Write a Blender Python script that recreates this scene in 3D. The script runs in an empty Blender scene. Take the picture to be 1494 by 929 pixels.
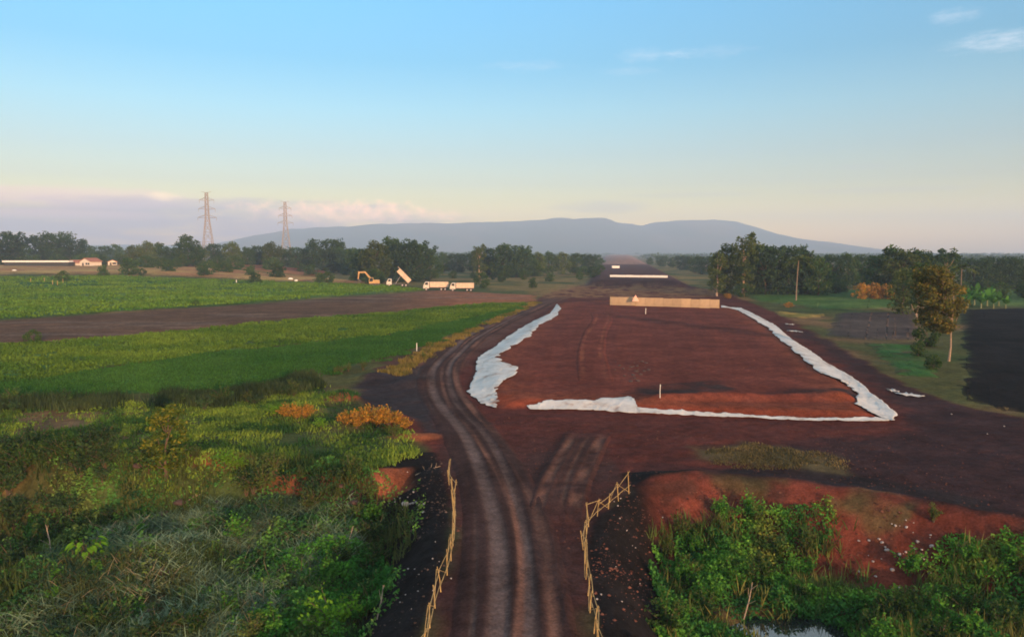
import bpy, math, random
import numpy as np
from mathutils import Vector, Matrix
random.seed(5)
R = np.random.default_rng(7)
S = bpy.context.scene
COL = S.collection
rad = math.radians

# ---------------------------------------------------------------- camera model
F, HY, CH = 1067.0, 368.0, 12.0
PITCH = math.atan((464.5 - HY) / F)


def G(px, py, z=0.0):
    """ground point at height z seen at a photo pixel"""
    cx, cz = (px - 747) / F, (464.5 - py) / F
    y = math.cos(PITCH) + math.sin(PITCH) * cz
    zz = -math.sin(PITCH) + math.cos(PITCH) * cz
    t = (z - CH) / zz
    return (cx * t, y * t)


def Gs(pts, z=0.0):
    return np.array([G(a, b, z) for a, b in pts])


# ---------------------------------------------------------------- noise
def _hash(ix, iy, seed):
    n = (ix.astype(np.int64) * 374761393 + iy.astype(np.int64) * 668265263 + seed * 1442695041) & 0xFFFFFFFF
    n = ((n ^ (n >> 13)) * 1274126177) & 0xFFFFFFFF
    n = n ^ (n >> 16)
    return (n & 0xFFFF) / 65535.0


def vnoise(x, y, seed=0):
    x = np.asarray(x, float); y = np.asarray(y, float)
    ix, iy = np.floor(x), np.floor(y)
    fx, fy = x - ix, y - iy
    fx = fx * fx * (3 - 2 * fx); fy = fy * fy * (3 - 2 * fy)
    a = _hash(ix, iy, seed); b = _hash(ix + 1, iy, seed)
    c = _hash(ix, iy + 1, seed); d = _hash(ix + 1, iy + 1, seed)
    return (a * (1 - fx) + b * fx) * (1 - fy) + (c * (1 - fx) + d * fx) * fy


def fbm(x, y, oct=4, seed=0):
    s, a, t = 0, 0.5, 0
    for i in range(oct):
        s = s + a * vnoise(x * 2 ** i + 17.3 * i, y * 2 ** i - 9.1 * i, seed + i); t += a; a *= 0.5
    return s / t


def sstep(t):
    t = np.clip(t, 0, 1)
    return t * t * (3 - 2 * t)


def sdist(poly, x, y):
    """signed distance to a polygon, positive inside"""
    x = np.asarray(x, float); y = np.asarray(y, float)
    d = np.full(x.shape, 1e18); ins = np.zeros(x.shape, bool)
    n = len(poly)
    for i in range(n):
        ax, ay = poly[i]; bx, by = poly[(i + 1) % n]
        ex, ey = bx - ax, by - ay
        L = ex * ex + ey * ey + 1e-12
        t = np.clip(((x - ax) * ex + (y - ay) * ey) / L, 0, 1)
        d = np.minimum(d, (x - ax - t * ex) ** 2 + (y - ay - t * ey) ** 2)
        c = ((ay > y) != (by > y)) & (x < ex * (y - ay) / (ey if abs(ey) > 1e-12 else 1e-12) + ax)
        ins ^= c
    d = np.sqrt(d)
    return np.where(ins, d, -d)


def interp(x, pts):
    p = np.array(sorted(pts)); return np.interp(x, p[:, 0], p[:, 1])


# ---------------------------------------------------------------- terrain
PAD = np.vstack([Gs([(812, 443), (755, 484), (697, 524), (684, 573), (726, 598), (780, 598), (865, 600), (925, 605), (1000, 608), (1100, 613), (1305, 618)]),
                 Gs([(1250, 560), (1155, 490), (1110, 465), (1060, 446), (950, 436)])])
CREST_R = Gs([(917, 716), (960, 706), (1050, 704), (1250, 726), (1480, 772), (1750, 830)])
CREST_L = Gs([(-300, 700), (0, 688), (200, 690), (380, 690), (520, 690), (625, 672)])
ROADL = [(y, x) for x, y in Gs([(618, 945), (640, 872), (656, 832), (662, 790), (664, 760), (660, 720), (652, 694), (640, 660)])]
ROADR = [(y, x) for x, y in Gs([(872, 945), (860, 880), (854, 830), (852, 800), (860, 765), (873, 750), (892, 738), (918, 718)])]
ROADL += [(0, -2.6), (-200, -2.6)]; ROADR += [(0, 2.9), (-200, 2.9)]
# heaps: px, py(base z0), height, half width x, half depth y
HEAPS = [(545, 618, 1.0, 2.6, 1.5, 0), (440, 606, 0.9, 2.2, 1.4, 0), (500, 588, 0.9, 1.6, 1.6, 0), (605, 640, 0.35, 2.0, 1.2, 0),
         (230, 850, 1.1, 3.0, 2.2, -2.5), (330, 785, .9, 3.2, 1.8, -2.3), (140, 800, .8, 2.2, 1.6, -2.3), (60, 880, 1.2, 3.5, 2.5, -2.5), (430, 800, 0.9, 3.0, 2.5, -2.5),
         (330, 720, 0.8, 2.5, 1.5, -1.5), (150, 730, 1.0, 4.5, 2.5, -2), (560, 730, 0.6, 2.5, 2.0, -1),
         (600, 560, 0.5, 2.0, 2.0, 0), (548, 552, 0.6, 1.8, 2.0, 0)]
HP = [(*G(a, b, z), h, sx, sy) for a, b, h, sx, sy, z in HEAPS]
EMB = np.vstack([Gs([(850, 418)]), Gs([(1015, 420)]), [(420, 2600), (330, 2600)]])
POND = np.array([G(1168, 929, -2.8)])


def lows(x, y):
    nx = (fbm(x * .35, y * .35, 3, 11) - .5) * 1.6
    yl = np.interp(x, CREST_L[:, 0], CREST_L[:, 1])
    yr = np.interp(x, CREST_R[:, 0], CREST_R[:, 1])
    rl = interp(y, ROADL); rr = interp(y, ROADR)
    L = np.minimum(sstep((rl - 0.5 - x + nx * .3) / 3.6), sstep((yl - y + nx) / 3.5))
    Rr = np.minimum(sstep((x - rr - 0.5 + nx * .3) / 3.6), sstep((yr - y + nx * .5) / 5.2))
    return L, Rr


def height(x, y):
    x = np.asarray(x, float); y = np.asarray(y, float)
    L, Rr = lows(x, y)
    h = -2.5 * L - 2.5 * Rr
    for hx, hy, hh, sx, sy in HP:
        h = h + hh * np.exp(-((x - hx) / sx) ** 2 - ((y - hy) / sy) ** 2)
    # lip of the red bank, throws a shadow behind it
    yr = np.interp(x, CREST_R[:, 0], CREST_R[:, 1])
    h = h + 0.42 * np.exp(-((y - yr - .7) / 1.1) ** 2) * sstep((x - 5) / 4) * (0.55 + .9 * fbm(x * .3, y * .3, 2, 5))
    # compacted pad
    d = sdist(PAD, x, y)
    h = h + 0.45 * sstep(d / 2.6)
    bx, by = G(1080, 590)
    h = h + (d > 0) * 0.55 * np.exp(-((y - by - 0.02 * (x - bx)) / 0.9) ** 2) * sstep((x - G(915, 590)[0]) / 3) * sstep((G(1262, 590)[0] - x) / 2) * (.45 + .9 * fbm(x * .35, x * 0 + 2, 3, 8))
    # next embankment along the road axis
    e = sdist(EMB, x, y)
    h = h + 2.2 * sstep(e / 6) + 2.4 * sstep((y - 620) / 60) * sstep(e / 20)
    h = h + 4.0 * sstep((np.hypot(x, y) - 260) / 150) * sstep((-x - 70) / 90)
    # pond
    px, py = POND[0]
    h = h - 0.75 * np.exp(-(((x - px) / 2.6) ** 2 + ((y - py) / 1.7) ** 2) ** 2)
    # roughness
    dist = np.hypot(x, y)
    rough = 0.10 + .22 * np.maximum(L, Rr)
    rough = np.where((d > 0), .05, rough)
    inroad = (x > interp(y, ROADL)) & (x < interp(y, ROADR)) & (y < 48)
    rough = np.where(inroad, .04, rough)
    h = h + rough * (fbm(x * .8, y * .8, 4, 3) - .5) * 2 * np.clip(75 / np.maximum(dist, 1), 0, 1)
    h = h + (fbm(x * .02, y * .02, 2, 21) - .5) * 1.2 * sstep((dist - 150) / 200) * (e < 0) * (d < 0)
    return h


def hz(x, y):
    return float(height(np.array([x]), np.array([y]))[0])


def GT(px, py, z=0.0):
    """point of the terrain seen at a pixel"""
    for _ in range(12):
        x, y = G(px, py, z)
        z = .5 * z + .5 * hz(x, y)
    x, y = G(px, py, z)
    return Vector((x, y, hz(x, y)))


# ---------------------------------------------------------------- object helpers
def tag(o, label=None, cat=None, group=None, kind=None):
    for k, v in (('label', label), ('category', cat), ('group', group), ('kind', kind)):
        if v: o[k] = v
    return o


def link(name, me, mat=None, parent=None):
    o = bpy.data.objects.new(name, me); COL.objects.link(o)
    if mat is not None and me is not None and len(me.materials) == 0: me.materials.append(mat)
    if parent is not None: o.parent = parent
    return o


def npmesh(name, V, Fc, col=None, smooth=False):
    """fast mesh; Fc is (n,k) int array"""
    V = np.asarray(V, np.float32); Fc = np.asarray(Fc, np.int32)
    me = bpy.data.meshes.new(name)
    k = Fc.shape[1]
    me.vertices.add(len(V)); me.vertices.foreach_set('co', V.ravel())
    me.loops.add(Fc.size); me.loops.foreach_set('vertex_index', Fc.ravel())
    me.polygons.add(len(Fc)); me.polygons.foreach_set('loop_start', np.arange(0, Fc.size, k, dtype=np.int32))
    if smooth: me.polygons.foreach_set('use_smooth', np.ones(len(Fc), bool))
    if col is not None:
        a = me.color_attributes.new('Col', 'FLOAT_COLOR', 'POINT')
        c = np.ones((len(V), 4), np.float32); c[:, :3] = col
        a.data.foreach_set('color', c.ravel())
    me.update(calc_edges=True)
    return me


class MB:
    """collects boxes, tubes, prisms into ONE mesh"""
    def __init__(s): s.v = []; s.f = []; s.sm = False

    def add(s, V, Fc):
        b = len(s.v); s.v += [tuple(p) for p in V]; s.f += [tuple(i + b for i in q) for q in Fc]; return s

    def box(s, c, size, rot=None, taper=1.0):
        x, y, z = (d / 2 for d in size); t = taper
        P = [Vector(p) for p in ((-x, -y, -z), (x, -y, -z), (x, y, -z), (-x, y, -z), (-x * t, -y * t, z), (x * t, -y * t, z), (x * t, y * t, z), (-x * t, y * t, z))]
        if rot is not None: P = [rot @ p for p in P]
        P = [p + Vector(c) for p in P]
        return s.add(P, [(3, 2, 1, 0), (4, 5, 6, 7), (0, 1, 5, 4), (1, 2, 6, 5), (2, 3, 7, 6), (3, 0, 4, 7)])

    def tube(s, pts, rs, n=6, cap=True):
        pts = [Vector(p) for p in pts]
        if not isinstance(rs, (list, tuple)): rs = [rs] * len(pts)
        V = []; Fc = []
        for i, p in enumerate(pts):
            d = (pts[min(i + 1, len(pts) - 1)] - pts[max(i - 1, 0)]).normalized()
            u = d.cross(Vector((0, 0, 1)) if abs(d.z) < .9 else Vector((1, 0, 0))).normalized(); w = d.cross(u)
            for k in range(n):
                a = 2 * math.pi * k / n; V.append(p + (u * math.cos(a) + w * math.sin(a)) * rs[i])
        for i in range(len(pts) - 1):
            for k in range(n):
                Fc.append((i * n + k, i * n + (k + 1) % n, (i + 1) * n + (k + 1) % n, (i + 1) * n + k))
        if cap:
            Fc.append(tuple(range(n - 1, -1, -1))); Fc.append(tuple((len(pts) - 1) * n + k for k in range(n)))
        return s.add(V, Fc)

    def prism(s, prof, y0, y1):
        """profile in x,z extruded along y"""
        n = len(prof)
        V = [(a, y0, b) for a, b in prof] + [(a, y1, b) for a, b in prof]
        return s.add(V, [tuple(range(n)), tuple(range(2 * n - 1, n - 1, -1))] + [(i, i + n, (i + 1) % n + n, (i + 1) % n) for i in range(n)])

    def mesh(s, name, bevel=0):
        me = bpy.data.meshes.new(name); me.from_pydata(s.v, [], s.f); me.update()
        import bmesh
        bm = bmesh.new(); bm.from_mesh(me); bmesh.ops.recalc_face_normals(bm, faces=bm.faces)
        if bevel: bmesh.ops.bevel(bm, geom=list(bm.edges), offset=bevel, segments=1, affect='EDGES')
        bm.to_mesh(me); bm.free()
        return me

    def build(s, name, mat, parent=None, bevel=0):
        return link(name, s.mesh(name, bevel), mat, parent)


def empty(name, loc, rz=0, sc=1):
    o = bpy.data.objects.new(name, None); COL.objects.link(o)
    o.location = loc; o.rotation_euler = (0, 0, rz); o.scale = (sc, sc, sc) if not isinstance(sc, tuple) else sc
    o.empty_display_size = .2
    return o


CH_OF = {}


def dup(root, loc, rz=0, sc=1, label=None, group=None):
    r = root.copy(); COL.objects.link(r); r.location = loc; r.rotation_euler = (0, 0, rz)
    r.scale = (sc, sc, sc) if not isinstance(sc, tuple) else sc
    if label: r['label'] = label
    if group: r['group'] = group
    if root.name not in CH_OF: CH_OF[root.name] = list(root.children)
    for ch in CH_OF[root.name]:
        c = ch.copy(); COL.objects.link(c); c.parent = r
        for g in ch.children:
            d = g.copy(); COL.objects.link(d); d.parent = c
    return r


# ---------------------------------------------------------------- materials
def newmat(name):
    m = bpy.data.materials.new(name); m.use_nodes = True
    nt = m.node_tree; nt.nodes.clear()
    out = nt.nodes.new('ShaderNodeOutputMaterial')
    return m, nt, out


def N(nt, t, **kw):
    n = nt.nodes.new(t)
    for k, v in kw.items():
        if k == 'ins':
            for a, b in v.items(): n.inputs[a].default_value = b
        else: setattr(n, k, v)
    return n


def plain(name, col, rough=.7, var=.25, scale=3.0, metal=0, bump=0.0, ov=0.0):
    m, nt, out = newmat(name)
    p = N(nt, 'ShaderNodeBsdfPrincipled', ins={'Roughness': rough, 'Metallic': metal})
    tc = N(nt, 'ShaderNodeTexCoord'); no = N(nt, 'ShaderNodeTexNoise', ins={'Scale': scale, 'Detail': 5.0})
    nt.links.new(tc.outputs['Object'], no.inputs['Vector'])
    cr = N(nt, 'ShaderNodeMapRange', ins={'From Min': .3, 'From Max': .7, 'To Min': 1 - var, 'To Max': 1 + var})
    nt.links.new(no.outputs['Fac'], cr.inputs['Value'])
    mx = N(nt, 'ShaderNodeVectorMath', operation='SCALE'); mx.inputs[0].default_value = col
    fac = cr.outputs['Result']
    if ov:
        oi = N(nt, 'ShaderNodeObjectInfo'); mo = N(nt, 'ShaderNodeMapRange', ins={'To Min': 1 - ov, 'To Max': 1 + ov}); nt.links.new(oi.outputs['Random'], mo.inputs['Value'])
        mm_ = N(nt, 'ShaderNodeMath', operation='MULTIPLY'); nt.links.new(fac, mm_.inputs[0]); nt.links.new(mo.outputs['Result'], mm_.inputs[1]); fac = mm_.outputs[0]
    nt.links.new(fac, mx.inputs['Scale']); nt.links.new(mx.outputs[0], p.inputs['Base Color'])
    if bump:
        b = N(nt, 'ShaderNodeBump', ins={'Strength': bump, 'Distance': .05}); nt.links.new(no.outputs['Fac'], b.inputs['Height']); nt.links.new(b.outputs[0], p.inputs['Normal'])
    nt.links.new(p.outputs[0], out.inputs['Surface'])
    return m


def earth_mat():
    """soil, tracks and fields: colour of the zone from the mesh, grain, clods and stains here"""
    m, nt, out = newmat('earth')
    p = N(nt, 'ShaderNodeBsdfPrincipled', ins={'Roughness': .95, 'Specular IOR Level': .03})
    at = N(nt, 'ShaderNodeAttribute', attribute_name='Col')
    tc = N(nt, 'ShaderNodeTexCoord')
    last = None
    hs = None
    for sc, lo, hi, det in ((.22, .72, 1.3, 4), (1.7, .72, 1.28, 6), (9.0, .7, 1.32, 8)):
        no = N(nt, 'ShaderNodeTexNoise', ins={'Scale': sc, 'Detail': float(det), 'Roughness': .62})
        nt.links.new(tc.outputs['Object'], no.inputs['Vector'])
        mr = N(nt, 'ShaderNodeMapRange', ins={'From Min': .32, 'From Max': .68, 'To Min': lo, 'To Max': hi})
        nt.links.new(no.outputs['Fac'], mr.inputs['Value'])
        if last is None: last = mr.outputs['Result']
        else:
            mu = N(nt, 'ShaderNodeMath', operation='MULTIPLY'); nt.links.new(last, mu.inputs[0]); nt.links.new(mr.outputs['Result'], mu.inputs[1]); last = mu.outputs[0]
        hs = no.outputs['Fac'] if hs is None or sc < 2 else hs
        hf = no.outputs['Fac']
    mx = N(nt, 'ShaderNodeVectorMath', operation='SCALE'); nt.links.new(at.outputs['Color'], mx.inputs[0]); nt.links.new(last, mx.inputs['Scale'])
    nt.links.new(mx.outputs[0], p.inputs['Base Color'])
    b1 = N(nt, 'ShaderNodeBump', ins={'Strength': .5, 'Distance': .10}); nt.links.new(hs, b1.inputs['Height'])
    b2 = N(nt, 'ShaderNodeBump', ins={'Strength': .35, 'Distance': .03}); nt.links.new(hf, b2.inputs['Height']); nt.links.new(b1.outputs[0], b2.inputs['Normal'])
    nt.links.new(b2.outputs[0], p.inputs['Normal'])
    nt.links.new(p.outputs[0], out.inputs['Surface'])
    return m


def leaf_mat(name, stops, trans=.3, objvar=.25, attr=False):
    """stops: colours of single leaves, spread at random over the leaves"""
    m, nt, out = newmat(name)
    if attr:
        a = N(nt, 'ShaderNodeAttribute', attribute_name='Col'); c = a.outputs['Color']
    else:
        ge = N(nt, 'ShaderNodeNewGeometry'); cr = N(nt, 'ShaderNodeValToRGB')
        el = cr.color_ramp.elements
        while len(el) < len(stops): el.new(.5)
        for i, (e, s) in enumerate(zip(el, stops)):
            e.position = i / (len(stops) - 1); e.color = (*s, 1)
        nt.links.new(ge.outputs['Random Per Island'], cr.inputs[0])
        oi = N(nt, 'ShaderNodeObjectInfo')
        mr = N(nt, 'ShaderNodeMapRange', ins={'To Min': 1 - objvar, 'To Max': 1 + objvar}); nt.links.new(oi.outputs['Random'], mr.inputs['Value'])
        mx = N(nt, 'ShaderNodeVectorMath', operation='SCALE'); nt.links.new(cr.outputs[0], mx.inputs[0]); nt.links.new(mr.outputs['Result'], mx.inputs['Scale'])
        c = mx.outputs[0]
    d = N(nt, 'ShaderNodeBsdfDiffuse'); t = N(nt, 'ShaderNodeBsdfTranslucent'); ms = N(nt, 'ShaderNodeMixShader', ins={0: trans})
    nt.links.new(c, d.inputs[0]); nt.links.new(c, t.inputs[0]); nt.links.new(d.outputs[0], ms.inputs[1]); nt.links.new(t.outputs[0], ms.inputs[2])
    nt.links.new(ms.outputs[0], out.inputs['Surface'])
    return m


EARTH = earth_mat()
BARK = plain('bark', (.10, .065, .045), .9, .35, 6, bump=.4)
BARKP = plain('pale_bark', (.30, .21, .15), .85, .3, 5, bump=.3)
PALMB = plain('palm_bark', (.19, .14, .10), .9, .3, 5)
LEAFB = leaf_mat('leaf_broad', [(.022, .055, .020), (.05, .10, .026), (.035, .08, .024), (.10, .13, .035)])
LEAFO = leaf_mat('leaf_olive', [(.040, .07, .022), (.085, .12, .03), (.06, .095, .026), (.13, .145, .045)])
LEAFD = leaf_mat('leaf_dark', [(.020, .045, .025), (.035, .075, .032), (.06, .10, .035), (.03, .06, .03)])
LEAFG = leaf_mat('leaf_bright', [(.03, .10, .022), (.06, .18, .03), (.10, .26, .035), (.04, .12, .024)])
LEAFY = leaf_mat('leaf_yellow', [(.11, .24, .02), (.17, .36, .03), (.10, .22, .02)], .4, .1)
LEAFRT = leaf_mat('leaf_sunlit_olive', [(.06, .075, .02), (.14, .12, .03), (.08, .10, .025), (.22, .15, .04)], .3, .1)
LEAFGG = leaf_mat('leaf_golden_green', [(.05, .085, .016), (.10, .13, .02), (.04, .08, .018), (.24, .22, .035)], .35, .1)
GOLD = leaf_mat('leaf_golden', [(.42, .18, .03), (.55, .27, .04), (.30, .13, .03), (.26, .22, .04), (.14, .10, .03), (.5, .24, .04)], .25, .1)
BLADE = leaf_mat('blade', [], .25, attr=True)
CLOTH = plain('geotextile', (.56, .54, .52), .7, .2, .8, bump=.6)
def cloth_mat():
    m, nt, out = newmat('muddy_geotextile')
    p = N(nt, 'ShaderNodeBsdfPrincipled', ins={'Roughness': .65, 'Specular IOR Level': .25})
    tc = N(nt, 'ShaderNodeTexCoord'); n1 = N(nt, 'ShaderNodeTexNoise', ins={'Scale': .55, 'Detail': 7.0, 'Roughness': .65}); n2 = N(nt, 'ShaderNodeTexNoise', ins={'Scale': 2.6, 'Detail': 4.0, 'Distortion': 1.5})
    nt.links.new(tc.outputs['Object'], n1.inputs['Vector']); nt.links.new(tc.outputs['Object'], n2.inputs['Vector'])
    cr = N(nt, 'ShaderNodeValToRGB'); e = cr.color_ramp.elements
    e[0].position = .40; e[0].color = (.62, .60, .59, 1); e[1].position = .74; e[1].color = (.24, .13, .10, 1)
    k = e.new(.56); k.color = (.54, .51, .49, 1); k = e.new(.64); k.color = (.40, .31, .27, 1)
    nt.links.new(n1.outputs['Fac'], cr.inputs[0]); nt.links.new(cr.outputs[0], p.inputs['Base Color'])
    b = N(nt, 'ShaderNodeBump', ins={'Strength': .8, 'Distance': .10}); nt.links.new(n2.outputs['Fac'], b.inputs['Height']); nt.links.new(b.outputs[0], p.inputs['Normal'])
    nt.links.new(p.outputs[0], out.inputs['Surface'])
    return m


CLOTH = cloth_mat()
BAMBOO = plain('bamboo', (.37, .25, .10), .8, .4, 3)
CREAM = plain('barrier_cream', (.44, .31, .19), .75, .2, .7, ov=.13)
WOODW = plain('stake_white', (.75, .72, .68), .7, .1, 5)
STONE = plain('pale_stone', (.36, .31, .30), .9, .25, 8)
STEEL = plain('galvanised', (.36, .33, .34), .5, .15, 2, .3)
REDW = plain('tower_red', (.30, .26, .26), .6, .15, 2)
TRUCKW = plain('truck_white', (.58, .52, .46), .6, .2, 1)
TRUCKB = plain('truck_bed', (.56, .42, .32), .7, .2, 1.2)
DARKM = plain('dark_metal', (.03, .028, .027), .6, .2, 4)
GLASS = plain('glass_dark', (.02, .025, .03), .08, .05, 1)
TYRE = plain('tyre_rubber', (.02, .018, .017), .9, .2, 5)
YELLOW = plain('machine_yellow', (.42, .25, .10), .7, .3, 1.2)
ROOFT = plain('roof_tile', (.33, .12, .07), .85, .25, 5, bump=.3)
WALLP = plain('pale_wall', (.62, .55, .48), .85, .1, 1)
WHITEP = plain('white_paint', (.75, .74, .72), .7, .06, 1)
TWIG = plain('dead_twig', (.30, .22, .16), .9, .3, 6)
PINKB = plain('pink_board', (.75, .42, .34), .7, .1, 2)
SACK = plain('white_sack', (.75, .72, .66), .8, .1, 6, bump=.3)

# ---------------------------------------------------------------- ground sheet
def axis(lo, hi, step, far, g, rel):
    a = list(np.arange(lo, hi, step)); s = step; x = a[-1]
    while x < far:
        s = min(s * g, max(rel * abs(x), step)); x += s; a.append(x)
    s = step; x = a[0]; b = []
    return a


def axis2(lo, hi, step, far_lo, far_hi, g=1.08, rel=.018, g_lo=1.2, rel_lo=.25):
    a = axis(lo, hi, step, far_hi, g, rel)
    s = step; x = lo; b = []
    while x > far_lo:
        s = min(s * g_lo, max(rel_lo * max(abs(x), 4), step)); x -= s; b.append(x)
    return np.array(b[::-1] + a)


RANGE = 6300.0
gx = axis2(-34, 34, .22, -RANGE, RANGE, 1.05, .016, 1.05, .016)
gy = axis2(17, 74, .22, -RANGE, RANGE, 1.05, .016, 1.2, .3)
X, Y = np.meshgrid(gx, gy)
X = X.ravel(); Y = Y.ravel()
Z = height(X, Y)


def soft(poly, x, y, s, wob=1.0):
    return sstep(sdist(poly, x + (fbm(x * .4, y * .4, 3, 31) - .5) * 3 * wob, y + (fbm(x * .4, y * .4, 3, 41) - .5) * 3 * wob) / s + .5)


def mixc(c, col, m):
    return c * (1 - m[:, None]) + np.asarray(col) * m[:, None]


SOIL = (.085, .026, .021)
DARKSOIL = (.04, .024, .024)


def ground_col(x, y):
    n1 = fbm(x * .06, y * .06, 4, 51); n2 = fbm(x * .5, y * .5, 4, 61)
    c = np.tile(np.array([.075, .075, .028]), (len(x), 1))
    c = mixc(c, (.17, .095, .05), sstep((n1 - .52) * 6) * .8)
    c = mixc(c, (.045, .07, .022), sstep((.46 - n1) * 6) * .8)
    far = sstep((np.hypot(x, y) - 165) / 80)
    c = mixc(c, (.17, .125, .045), far * sstep((n1 - .38) * 5) * .85)
    # worked ground
    work = Gs([(628, 690), (600, 640), (548, 622), (520, 560), (560, 530), (640, 500), (700, 474), (800, 428), (850, 416), (1010, 418), (1062, 430), (1110, 446), (1200, 492),
               (1300, 550), (1390, 590), (1494, 612), (1800, 680), (1800, 845), (1480, 775), (1250, 728), (1050, 704), (960, 704), (917, 716), (880, 760), (860, 800), (880, 990), (600, 990), (660, 800)])
    w = soft(work, x, y, 1.2, .8)
    c = mixc(c, SOIL, w)
    dk = soft(Gs([(1130, 470), (1210, 495), (1330, 560), (1800, 640), (1800, 860), (1480, 772), (1250, 722), (1180, 690), (1120, 650), (1330, 625), (1300, 585), (1200, 510)]), x, y, 3, 1.5)
    c = mixc(c, (.042, .022, .023), dk * w)
    dk2 = soft(Gs([(530, 590), (510, 560), (560, 535), (620, 535), (640, 590), (655, 650), (600, 620)]), x, y, 2, .8)
    c = mixc(c, (.035, .027, .03), dk2)
    c = mixc(c, (.09, .055, .045), soft(Gs([(560, 530), (640, 497), (700, 474), (800, 430), (815, 440), (690, 520), (630, 560)]), x, y, 3) * .6)
    cor = sstep((50 - y) / 9) * sstep((x - interp(y, ROADL) + .3) / .5) * sstep((interp(y, ROADR) + .3 - x) / .5)
    c = mixc(c, (.050, .025, .023), cor * (.55 + .4 * sstep((n2 - .35) * 4)))
    # dry grass patch in the dark soil (right) and ochre verge by the barrier
    gp = soft(Gs([(1010, 655), (1100, 648), (1200, 662), (1260, 690), (1150, 688), (1030, 672)]), x, y, 1.5, 1.2)
    c = mixc(c, (.11, .085, .04), gp * sstep((n2 - .35) * 5) * .8)
    vg = soft(Gs([(770, 428), (850, 412), (1060, 424), (1056, 434), (890, 433), (800, 436)]), x, y, 6, 2)
    c = mixc(c, (.22, .12, .055), vg * sstep((n2 - .3) * 4) * .7)
    # far embankments
    e = sdist(EMB, x, y)
    c = mixc(c, (.075, .036, .034), sstep(e / 4 + .3))
    c = mixc(c, (.26, .15, .12), sstep((y - 560) / 80) * sstep(e / 8 + .2))
    # low ground
    L, Rr = lows(x, y); lo = np.maximum(L, Rr)
    slope = sstep(lo / .12) * sstep((.97 - lo) / .2)
    near = sstep((y - 17) / 6)
    rr = interp(y, ROADR); rl = interp(y, ROADL)
    bank = slope * sstep((x - rr - 2.6) / 2.0) * (x > 0)
    c = mixc(c, (.052, .055, .024), sstep((lo - .7) / .25))
    c = mixc(c, DARKSOIL, slope * .9 * sstep((x - rl + 9) / 3))
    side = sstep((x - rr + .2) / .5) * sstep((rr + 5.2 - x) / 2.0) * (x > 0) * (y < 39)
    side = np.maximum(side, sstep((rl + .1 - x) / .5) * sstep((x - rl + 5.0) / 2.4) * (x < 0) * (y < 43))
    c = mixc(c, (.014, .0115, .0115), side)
    bankc = sstep((sstep(Rr / .04) * sstep((1.04 - Rr) / .1)) * sstep((x - rr - 2.4) / 2.5))
    yr = np.interp(x, CREST_R[:, 0], CREST_R[:, 1])
    bankc = np.maximum(bankc, sstep((x - 6) / 2) * sstep((yr + .9 - y) / .6) * (Rr < .9))
    c = mixc(c, (.125, .034, .023), bankc)
    c = mixc(c, (.060, .028, .022), bankc * sstep((fbm(x * .9, y * .9, 4, 66) - .50) * 6) * .75)
    c = mixc(c, (.07, .07, .03), bankc * sstep((fbm(x * .35, y * .35, 4, 67) - .55) * 7) * .6)
    bl = sstep(L / .03) * sstep((.95 - L) / .3) * sstep((x - rl + 11) / 3) * sstep((rl - 1.5 - x) / 1.0) * (y > 37.5)
    c = mixc(c, (.20, .065, .035), bl * .9)
    # heaps on the left of bare red earth
    for i in (0, 2, 3, 9):
        hx, hy, hh, sx, sy = HP[i]
        m = np.exp(-((x - hx) / sx) ** 2 - ((y - hy) / sy) ** 2)
        c = mixc(c, (.24, .075, .035), sstep((m - .35) * 4) * .8)
    # pad: paler and redder bands left by the grader
    d = sdist(PAD, x, y)
    q = sstep(d / 1.5)
    st = fbm(x * .55 - y * .085, y * .02, 3, 71)
    c = mixc(c, (.132, .036, .025), q * (.72 + .28 * sstep((st - .45) * 4)))
    c = mixc(c, (.20, .058, .03), q * sstep((6.5 - d) / 5) * .6)
    c = mixc(c, (.22, .045, .022), q * sstep((3.0 - d) / 2) * (y < 60) * .8)
    ridge_shade = np.maximum(soft(Gs([(915, 582), (960, 569), (1040, 562), (1075, 576), (1050, 583)]), x, y, 1.2, .8), soft(Gs([(1110, 584), (1160, 574), (1240, 572), (1256, 588), (1200, 592)]), x, y, 1.2, .8))
    c = mixc(c, (.040, .024, .023), ridge_shade * (.5 + .5 * sstep((n2 - .3) * 4)))  # shadow behind the pad's front ridge, painted into the ground colour
    crest_shade = soft(Gs([(1010, 702), (1050, 684), (1180, 684), (1300, 700), (1440, 735), (1480, 768), (1250, 722), (1050, 701)]), x, y, 1.0, .6)
    c = mixc(c, (.026, .020, .021), crest_shade * .85)  # shadow band behind the red bank crest, painted as darker ground
    return np.clip(c * (.86 + .28 * n2[:, None]), 0.004, 1)


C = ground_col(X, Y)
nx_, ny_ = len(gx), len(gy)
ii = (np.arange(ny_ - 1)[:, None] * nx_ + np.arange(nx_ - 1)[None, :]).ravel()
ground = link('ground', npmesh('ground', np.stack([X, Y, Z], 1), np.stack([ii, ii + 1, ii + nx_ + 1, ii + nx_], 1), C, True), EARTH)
tag(ground, kind='structure')


# ---------------------------------------------------------------- draped sheets
def resample(P, n):
    P = np.asarray(P, float); d = np.r_[0, np.cumsum(np.hypot(*np.diff(P, axis=0).T))]
    t = np.linspace(0, d[-1], n); return np.stack([np.interp(t, d, P[:, 0]), np.interp(t, d, P[:, 1])], 1)


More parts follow.
